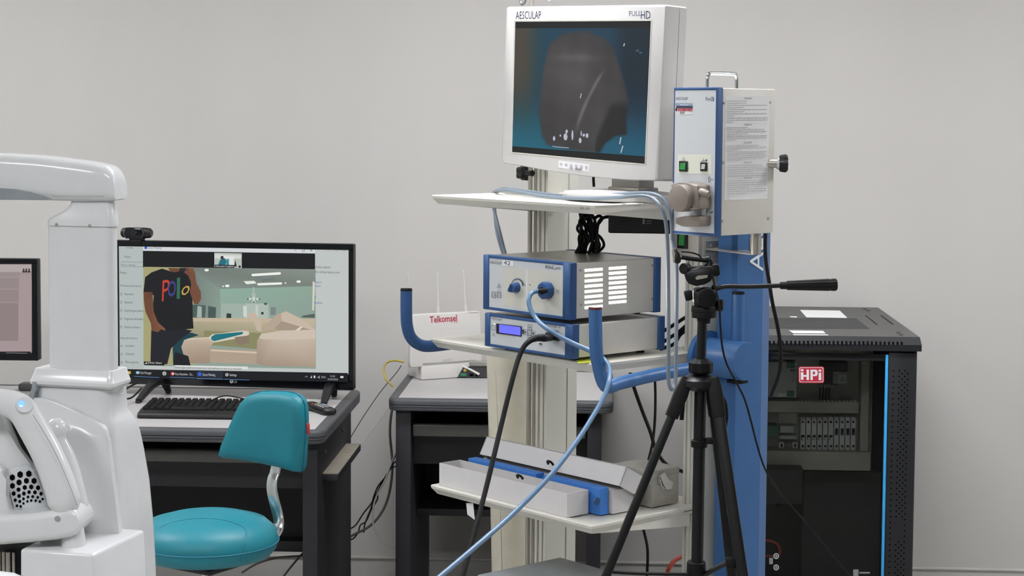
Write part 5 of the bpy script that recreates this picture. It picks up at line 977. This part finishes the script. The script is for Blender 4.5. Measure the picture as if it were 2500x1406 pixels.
def leg(a, bpt, da, db, w_top, w, shoulder, name='leg'):
    p0, p1 = tq(*a, da), tq(*bpt, db); t = p0.z / (p0.z - p1.z); pf = p0 + (p1 - p0) * t; n_ = (pf - p0)
    g = MB(); g.tube([p0, p0 + n_ * .5], w * pm, 4, 1, False, sec=('rect', 1, .85), up=(0, -1, 0)); lg = g.build(name, 'tripod_black', tp)
    g = MB(); g.tube([p0 + n_ * .48, pf + (p0 - pf).normalized() * .02], w * pm * .75, 4, 1, False, sec=('rect', 1, .85), up=(0, -1, 0)); g.build('lower_tube', 'tripod_black', lg)
    g = MB(); g.ball(pf + V((0, 0, .014)), .016, 12); g.build('rubber_foot', 'black_rubber', lg)
    g = MB(); g.tube([p0 - n_ * .012, p0 + n_ * .02, p0 + n_ * shoulder], [w_top * pm * .8, w_top * pm, w_top * pm * .9], 4, 3, False, sec=('rect', 1, .9), up=(0, -1, 0)); g.build('shoulder', 'black_rubber', lg)
    g = MB(); c = p0 + n_ * .5; g.tube([c - n_ * .02, c + n_ * .02], w * pm * 1.25, 4, 1, False, sec=('rect', 1, 1), up=(0, -1, 0)); g.build('leg_lock', 'black_rubber', lg)
leg((1672, 938), (1482, 1400), -.005, -.05, 19, 12, .062)
leg((1744, 940), (1812, 1400), -.02, -.09, 20, 16, .06)
leg((1736, 940), (1786, 1400), .035, .09, 18, 14, .06)
c = tq(1707, 1082); g = MB(); g.revolve(c + V((0, 0, .007)), (0, 0, -1), [(0, 18 * pm), (.001, 20 * pm), (.014, 20 * pm), (.015, 18 * pm)], 20); g.box((c.x + .012, c.y - .012, c.z), (c.x + .030, c.y + .006, c.z + .012), .003); g.build('ring_clip', 'black_rubber', tp)
g = MB(); g.tube([tq(1722, 1402, -.01), tq(1760, 1381, -.04), tq(1790, 1367, -.07)], 9 * pm, 4, 3, False, sec=('rect', 1, .5), up=(0, -1, 0)); g.build('brace', 'tripod_black', tp)
g = MB(); g.tube([tq(1680, 1402, -.01), tq(1560, 1400, -.03), tq(1490, 1396, -.045)], 6 * pm, 4, 3, False, sec=('rect', 1, .5), up=(0, -1, 0)); g.build('brace', 'tripod_black', tp)
q = tq(1786, 1372, -.085); MB().box((q.x - .011, q.y - .008, q.z - .012), (q.x + .008, q.y + .014, q.z + .008), .003).build('brace_clip', 'black_rubber', tp)
g = MB(); g.tube([tq(1757, 960, .03), tq(1768, 985, .035), tq(1771, 1020, .035), tq(1767, 1058, .03)], [.004, .006, .006, .003], 10, 5, sec=(1, .5), up=(1, 0, 0)); g.build('carry_strap', 'black_rubber', tp)
g = MB(); g.tube([tq(1668, 975, .03), tq(1666, 1000, .03), tq(1664, 1025, .03)], .0045, 8); g.build('hanging_plug', 'black_rubber', tp)
# head
hd = 0
MB().revolve(tq(1718, 746), (.02, 0, -1), [(0, 20 * pm), (.001, 30 * pm), (.004, 32 * pm), (.011, 32 * pm), (.012, 30 * pm), (.014, 31 * pm), (.024, 30 * pm), (.026, 17 * pm), (.036, 16 * pm), (.037, 12 * pm)], 32).build('pan_base', 'black_rubber', tp)
g = MB(); g.ball(tq(1723, 727), 27 * pm, 20, (1, .9, 1)); g.box(tuple(tq(1694, 752, -.02)), tuple(tq(1742, 700, .045)), .008, 3); g.build('pan_body', 'tripod_black', tp)
q = tq(1724, 727, -.026); MB().cyl(q, q + V((.002, -.010, 0)), 24 * pm, 23 * pm, 28, .001).build('pan_disc', 'black_rubber', tp)
b = MB(); b.prism([tq(x, y, -.022) for x, y in ((1670, 671), (1677, 663), (1690, 657), (1712, 652), (1737, 650), (1745, 662), (1742, 674), (1735, 687), (1722, 694), (1700, 699), (1682, 693), (1675, 684))], (0, .046, 0), .002, 2); b.build('tilt_block', 'tripod_black', tp, ang=45)
MB().prism([tq(x, y, -.0232) for x, y in ((1697, 679), (1703, 673), (1728, 671), (1727, 678), (1701, 683))], (0, -.0006, 0)).build('badge', 'steel', tp, 'small silver badge')
q = tq(1673, 656, -.012); MB().revolve(q, (-.5, -.8, .1), [(-.012, 9 * pm), (-.008, 13.5 * pm), (.006, 13.5 * pm), (.008, 12 * pm), (.008, .0005)], 24).build('side_knob', 'black_rubber', tp)
g = MB(); g.tube([tq(1680, 655, -.005), tq(1690, 654), tq(1700, 653)], .0035, 8); g.build('knob_stem', 'tripod_black', tp)
b = MB(); b.prism([tq(x, y, -.02) for x, y in ((1734, 653), (1738, 647), (1752, 645), (1756, 649), (1758.5, 670), (1754, 674), (1742, 675))], (0, .03, 0), .003, 2); b.build('clamp_lever', 'black_rubber', tp)
b = MB(); b.prism([tq(x, y, -.012) for x, y in ((1669, 713), (1690, 710), (1692, 732), (1675, 736))], (0, .024, 0), .003, 2); b.build('pan_lock', 'black_rubber', tp)
q = tq(1756, 745); g = MB(); g.revolve(q, (1, -.25, 0), [(-.010, 5 * pm), (-.006, 8 * pm), (-.004, 9.5 * pm), (.006, 10 * pm), (.008, 8 * pm), (.008, .0005)], 24, lambda a: (1.5 if abs(math.sin(a)) > .7 else 1.2) * 1); g.tube([q + V((-.008, 0, 0)), q + V((-.024, 0, .002))], .003, 8, 1, False); g.build('wing_knob', 'black_rubber', tp)
g = MB(); g.tube([tq(1738, 698), tq(1750, 704), tq(1762, 701), tq(1780, 699), (tq(1830, 699.5)), tq(1908, 697)], 5.8 * pm, 12, 5); g.build('pan_handle', 'tripod_black', tp)
a, c = tq(1904, 697), tq(2044, 695); ax = (c - a); Lh = ax.length
g = MB(); g.revolve(a, ax, [(0, 6 * pm), (.001, 8.5 * pm), (Lh * .12, 9 * pm), (Lh * .125, 11 * pm), (Lh * .85, 14.5 * pm), (Lh * .88, 13.6 * pm), (Lh * .91, 14.8 * pm), (Lh * .97, 14.8 * pm), (Lh * .995, 12.5 * pm), (Lh, .0005)], 48, lambda t: 1 + .035 * math.cos(12 * t)); g.build('grip', 'black_rubber', tp)
# phone clamp
g = MB(); g.tube([tq(1664, 627), tq(1690, 631), tq(1726, 635)], [6.5 * pm, 6.2 * pm, 6.5 * pm], 12); g.tube([tq(1722, 632), tq(1732, 634), tq(1733, 645), tq(1722, 656)], [6.5 * pm, 7.5 * pm, 8 * pm, 9 * pm], 12); g.build('clamp_arm', 'tripod_black', tp)
b = MB(); b.prism([tq(x, y, -.016) for x, y in ((1641, 612), (1645, 606), (1653, 608), (1660, 618), (1664, 632), (1661, 642), (1653, 645), (1646, 641), (1642, 628))], (0, .034, 0), .004, 3); b.build('phone_clamp', 'black_plastic', tp)
b = MB(); b.prism([tq(x, y, -.0175) for x, y in ((1640, 608), (1643, 606), (1648, 620), (1647, 642), (1643, 640))], (0, -.002, 0), .0006, 1); b.build('clamp_edge', 'steel', tp)
g = MB(); g.tube([tq(1663, 614, -.005), tq(1685, 616, -.006), tq(1705, 622, -.006), tq(1712, 630, -.005)], .0018, 7); g.build('clamp_wire', 'black_rubber', tp)
lead('charging_lead', 'thin dark lead hanging from the tripod head and running out to lower right', 'cable', [(1738, 668, 3.665), (1748, 710, 3.66), (1756, 745, 3.655), (1759, 800, 3.66), (1764, 850, 3.67), (1775, 890, 3.69), (1797, 932, 3.73), (1818, 975, 3.76), (1834, 1030, 3.79), (1848, 1085, 3.82), (1868, 1145, 3.85), (1900, 1198, 3.9), (1945, 1250, 3.95), (1990, 1302, 4.0), (2030, 1352, 4.05), (2076, 1408, 4.1), (2120, 1460, 4.14)], .0021, 'black_rubber', 8)

# ================================================================== network rack
rk = thing('network_rack', 'black floor-standing network rack with glass door, against the wall at the right', 'rack', (.30, 5.20, 0), 0)
RW, RD = .60, .80; zt = rk.P(2241, 823, y=0).z; zl = rk.P(2248, 858, y=-.012).z; zc = rk.P(2248, 843, y=-.012).z
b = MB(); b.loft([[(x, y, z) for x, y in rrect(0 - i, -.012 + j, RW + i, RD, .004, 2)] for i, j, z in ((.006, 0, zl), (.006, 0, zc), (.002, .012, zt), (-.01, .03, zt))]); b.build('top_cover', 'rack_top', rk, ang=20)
b = MB(); b.prism([(.001 - .006, -.0125, zl), (-.005, -.0125, zc), (-.003, -.0005, zt + .0002), (RW + .003, -.0005, zt + .0002), (RW + .005, -.0125, zc), (RW + .005, -.0125, zl)][0:0] or [(-.006, -.0126, zl), (RW + .006, -.0126, zl), (RW + .006, -.0126, zc), (-.006, -.0126, zc)], (0, -.0012, 0)); b.prism([(-.006, -.0136, zc), (RW + .006, -.0136, zc), (RW + .002, -.0010, zt), (-.002, -.0010, zt)], (0, -.0008, .0005)); b.build('front_lip', 'rack_black', rk)
sm_ = None
for k in range(46):
    x = 2202.5 - k * 10.4
    a, c = rk.P(x - 3.2, 842, y=-.0145), rk.P(x + 1.2, 831.5, y=-.0085)
    if a.x < .01: break
    yv = lambda z: -.0149 + (z - zc) / (zt - zc) * .0131; MB().hexa([(a.x, yv(a.z), a.z), (c.x, yv(a.z), a.z), (c.x, yv(a.z) + .004, a.z), (a.x, yv(a.z) + .004, a.z), (a.x, yv(c.z), c.z), (c.x, yv(c.z), c.z), (c.x, yv(c.z) + .004, c.z), (a.x, yv(c.z) + .004, c.z)]).build('vent_slot', 'hole_black', rk)
T = lambda x, y: rk.P(x, y, z=zt + .0003)
MB().prism([T(x, y) for x, y in ((1700, 801), (2122, 802), (2090, 777), (1700, 776))], (0, 0, .0006)).build('fan_panel', 'rack_mesh', rk, 'dark fan mesh panel')
for nm, pl in (('paper_label', ((1969, 775), (2069, 776.5), (2050, 758.5), (1953, 757))), ('paper_label', ((1929, 774.5), (1946, 775.5), (1945, 772.5), (1928, 772.5))), ('paper_label', ((1937, 814), (2016, 814.5), (2009, 808), (1926, 807)))): MB().prism([T(x, y) + V((0, 0, .0003)) for x, y in pl], (0, 0, .0004)).build(nm, 'paper', rk)
MB().prism([T(x, y) + V((0, 0, .0003)) for x, y in ((1938, 818.5), (2023, 819), (2020, 817), (1936, 816.5))], (0, 0, .0004)).build('paper_label', 'paper', rk)
for x, y in ((2112, 755), (2120, 758.5), (2194, 813), (2200, 818)): q = T(x, y); MB().cyl(q, q + V((0, 0, .003)), .0065, .005, 12).build('bolt', 'rack_black', rk)
for a, c in (((2112, 770), (2140, 792.5)), ((2150, 770.5), (2179, 792))):
    p, q = T(*a), T(*c); MB().prism([p, q, q + V((.003, 0, 0)), p + V((.003, 0, 0))], (0, 0, .0006)).build('top_slot', 'hole_black', rk)
MB().box((0, .02, .06), (.012, RD - .01, zl)).build('side_panel', 'rack_black', rk); MB().box((RW - .012, .012, .06), (RW - .002, RD - .01, zl), .002).build('side_panel', 'rack_black', rk)
MB().box((.012, RD - .03, .06), (RW - .012, RD - .02, zl)).build('back_panel', 'rack_black', rk); MB().box((.012, .02, .06), (RW - .012, RD - .03, .075)).build('bottom_panel', 'rack_inner', rk)
xs0, xs1 = rk.P(2168.5, 900, y=0).x, rk.P(2236, 900, y=0).x; zd = rk.P(2200, 861, y=0).z
MB().box((xs0, -.004, .05), (xs1, .012, zd), .002).build('front_stile', 'rack_black', rk, 'perforated front stile'); MB().box((.0, -.004, .05), (.075, .012, zd), .002).build('front_stile', 'rack_black', rk)
g = MB()
for j in range(140):
    y = 905 + j * 6.85
    for i, x in enumerate((2181.5, 2195.5, 2202.5, 2209.5, 2216.5, 2235.0)):
        if (j + (i in (2, 4))) % 2 == 0 and i < 5 and not (52 < j < 61 and i in (1, 2, 3)):
            q = rk.P(x - (y - 900) * .0212, y, y=-.0042)
            if q.z > .1: g.loft([[q + V((.0026 * math.cos(math.pi * k / 3), dy, .0026 * math.sin(math.pi * k / 3))) for k in range(6)] for dy in (.0004, -.0002)])
pf = g.build('perforation', 'hole_black', rk); pf['kind'] = 'stuff'
xb0, xb1 = rk.P(2161.5, 900, y=-.004).x, rk.P(2168, 900, y=-.004).x
MB().box((xb0, -.007, .06), (xb1, .004, rk.P(2165, 866, y=-.006).z), .001).build('door_strip', 'blue_strip', rk, 'bright blue door edge strip')
zg = rk.P(2100, 880, y=0).z; zdt = rk.P(2100, 863.5, y=0).z
g = MB(); g.box((.078, -.004, zg), (xb0, .006, zdt), .001); g.box((.078, -.004, .06), (xb0, .006, .09), .001); g.box((.078, -.004, .09), (.095, .006, zg)); g.build('door_frame', 'black_gloss', rk)
gl = MB().box((.095, -.001, .09), (xb0 - .0005, .002, zg)).build('door_glass', 'door_glass', rk, 'dark tinted glass pane')
Dd = Decal(lambda x, y: rk.P(x, y, y=-.0014), (0, -1, 0))
Dd.poly(rrect(1949.5, 894.5, 2012, 935, 4.5, 4)[::-1], 'c0263a'); Dd.poly(rrect(1951.5, 896.5, 2010, 933, 3.5, 4)[::-1], 'd9cfd2'); Dd.poly(rrect(1953, 898, 2008.5, 931.5, 3, 4)[::-1], 'c0263a')
w_ = 'e9e4e6'
Dd.rect(1955, 901, 1961.5, 906, w_); Dd.rect(1955, 908.5, 1961.5, 927, w_, .015); Dd.rect(1955, 915, 1975, 919.5, w_, .015); Dd.rect(1969, 902, 1975, 927.5, w_, .015)
Dd.rect(1978.5, 902, 1984.5, 927.5, w_, .015); Dd.poly([(1978.5, 902), (1993, 902.3), (1996, 906), (1996, 914), (1993, 918), (1984.5, 918), (1984.5, 914), (1989, 913.5), (1990, 910), (1989, 907), (1978.5, 906.5)], w_)
Dd.rect(1998.5, 902, 2005, 907, w_); Dd.rect(1998.5, 909.5, 2005, 927.8, w_, .015)
Dd.build('sticker', 'printed', rk, 'red and white sticker on the glass'); Dd = Decal(lambda x, y: rk.P(x, y, y=-.0014), (0, -1, 0))
for y in (1357.5, 1385): Dd.ell(1895, y, 7, 7.4, 'b5b5b5', 20); Dd.ell(1895, y, 4.4, 4.8, '4a4a49', 20); Dd.rect(1893.5, y - 2.5, 1896.5, y + 3, 'b5b5b5')
Dd.build('lock_mark', 'printed', rk); Dd = Decal(lambda x, y: rk.P(x, y, y=-.0014), (0, -1, 0)); Dd.rect(2083, 1390, 2096, 1406, '8a8a8a'); Dd.rect(2098, 1396, 2124, 1400, '8a8a8a'); Dd.build('type_label', 'printed', rk); Dd = Decal(lambda x, y: rk.P(x, y, y=-.0014), (0, -1, 0)); Dd.rect(1878, 1362, 1887, 1377, '8f8f8f', .02); Dd.build('type_label', 'printed', rk)
# inside: wiring plate with its devices
IY = .40
def ib(name, x0, y0, x1, y1, mat, fwd=.03, label=None, bev=.001, par=rk):
    a, c = rk.P(x0, y1, y=IY - fwd), rk.P(x1, y0, y=IY - fwd); return MB().box((max(a.x, .02), IY - fwd, a.z), (c.x, IY, c.z), bev, 1).build(name, mat, par, label)
a = rk.P(2127, 1105, y=IY); MB().box((.03, IY, a.z), (a.x, IY + .006, zl - .02)).build('mounting_plate', 'rack_inner', rk)
ib('power_module', 1800, 884, 1946, 968, 'module_grey', .07, 'pale grey power module with green terminals')
for x0, y0, x1, y1 in ((1921, 882, 1940, 890), (1921, 893, 1941, 899), (1922, 955, 1939, 968)): ib('terminal_block', x0, y0, x1, y1, 'green_terminal', .075)
for k in range(3): q = rk.P(1937, 913 + k * 8, y=IY - .07); MB().cyl((q.x, IY - .0715, q.z), (q.x, IY - .07, q.z), .003, n=10).build('indicator', 'soft_grey', rk)
ib('dark_clip', 1929, 903, 1943, 906, 'rack_black', .073); ib('paper_label', 1898, 960, 1918, 969, 'paper', .0712)
ib('supply_unit', 2004, 884, 2070, 936, 'rack_mesh', .05, 'ribbed dark supply unit')
for k in range(9): ib('cooling_fin', 2006, 887 + k * 5.4, 2069, 889 + k * 5.4, 'rack_black', .053, None, 0)
ib('control_unit', 2033, 907, 2070, 937, 'rack_inner', .06); ib('warning_plate', 2046, 913, 2068, 936, 'module_grey', .062)
q = [rk.P(x, y, y=IY - .0625) for x, y in ((2050, 932), (2064, 932.3), (2057, 917))]; MB().prism(q, (0, -.0005, 0)).build('warning_triangle', 'soft_grey', rk)
for k in range(5): q = rk.P(2005 + k * 9, 941, y=IY - .04); MB().box((q.x - .004, IY - .05, q.z - .006), (q.x + .004, IY - .03, q.z + .004)).build('terminal', 'soft_grey', rk)
for k in range(4): g = MB(); g.tube([rk.P(2003 + k * 7, 944, y=IY - .045), rk.P(2002 + k * 7.4, 960, y=IY - .05), rk.P(2001 + k * 7, 980, y=IY - .035)], .0024, 7, 3); g.build('wire', 'black_rubber', rk)
ib('cable_duct', 1800, 982, 2097, 1005, 'trunking', .06, 'grey cable duct'); ib('cable_duct', 2099, 882, 2124, 1108, 'trunking', .06); ib('cable_duct', 1800, 1104, 2126, 1144, 'trunking', .08)
for k in range(16): x = 1946 + k * 9.2; ib('duct_tooth', x, 977.5, x + 5.6, 983, 'trunking', .059, None, 0)
for k in range(10):
    x0 = 1953.5 + k * 13.7; hi_ = k >= 6
    bk_ = ib('circuit_breaker', x0, 1024, x0 + 13.1, 1099, 'breaker_white', .052, None, .001)
    ib('breaker_top', x0 + .6, 1019, x0 + 12.4, 1042, 'breaker_white', .046, None, .001, rk)
    q = rk.P(x0 + 6.6, 1030, y=IY - .0525); MB().cyl((q.x, IY - .0528, q.z), (q.x, IY - .05, q.z), .0038, n=10).build('screw_hole', 'hole_black', bk_)
    q = rk.P(x0 + 6.6, 1089, y=IY - .0525); MB().cyl((q.x, IY - .0528, q.z), (q.x, IY - .05, q.z), .0038, n=10).build('screw_hole', 'hole_black', bk_)
    ya, yb2 = (1046, 1062) if hi_ else (1062, 1074); a, c = rk.P(x0 + 3, yb2, y=IY - .053), rk.P(x0 + 10.4, ya, y=IY - .053); MB().box((a.x, IY - .0535, a.z), (c.x, IY - .050, c.z)).build('toggle_slot', 'hole_black', bk_)
    a, c = rk.P(x0 + 4, yb2 - 1, y=IY - .053), rk.P(x0 + 9.6, yb2 - 7, y=IY - .053); MB().box((a.x, IY - .060, a.z), (c.x, IY - .0535, c.z), .001, 1).build('toggle', 'rack_black' if hi_ else 'breaker_white', bk_)
ib('terminal_block', 1800, 1040, 1900, 1064, 'green_terminal', .06); ib('relay', 1905, 1040, 1938, 1056, 'module_grey', .05); ib('relay', 1903, 1064, 1946, 1072, 'module_grey', .045)
for x0 in (1901, 1934):
    so = ib('wall_socket', x0, 1080, x0 + 14, 1094, 'breaker_white', .03); ib('socket_hole', x0 + 5, 1084, x0 + 9, 1091, 'hole_black', .0308, None, 0)
ib('blank_panel', 1900, 1008, 1946, 1034, 'rack_inner', .02)
bt = rk.P(1960, 1222, y=.3); MB().box((.02, .25, bt.z), (rk.P(1961, 1222, y=.25).x, .5, rk.P(1960, 1146, y=.25).z - .0), .003).build('reflection_block', 'black_plastic', rk)  # solid box standing for equipment mirrored in the glass door
MB().box((rk.P(1962, 1222, y=.45).x, .45, .12), (RW - .03, .5, rk.P(1960, 1150, y=.45).z), .003).build('reflection_block', 'rack_mesh', rk)  # grey plate added where the glass would reflect the room
q = rk.P(1906, 1228, y=.26); MB().cyl((q.x, .3, bt.z - .02), (q.x, .3, bt.z), .012, n=12).build('reflection_foot', 'black_rubber', rk)  # foot of the mirrored equipment, built solid as well
g = MB(); g.tube([rk.P(x, y, y=.12) for x, y in ((1860, 1318), (1880, 1320), (1897, 1328), (1904, 1345), (1898, 1357), (1870, 1357))], .004, 8); g.build('red_wire', 'cable_red', rk)
for x, y in ((.04, .06), (.56, .06), (.04, .74), (.56, .74)): g = MB(); g.cyl((x, y, 0), (x, y, .06), .022, n=16); g.build('foot', 'black_rubber', rk)
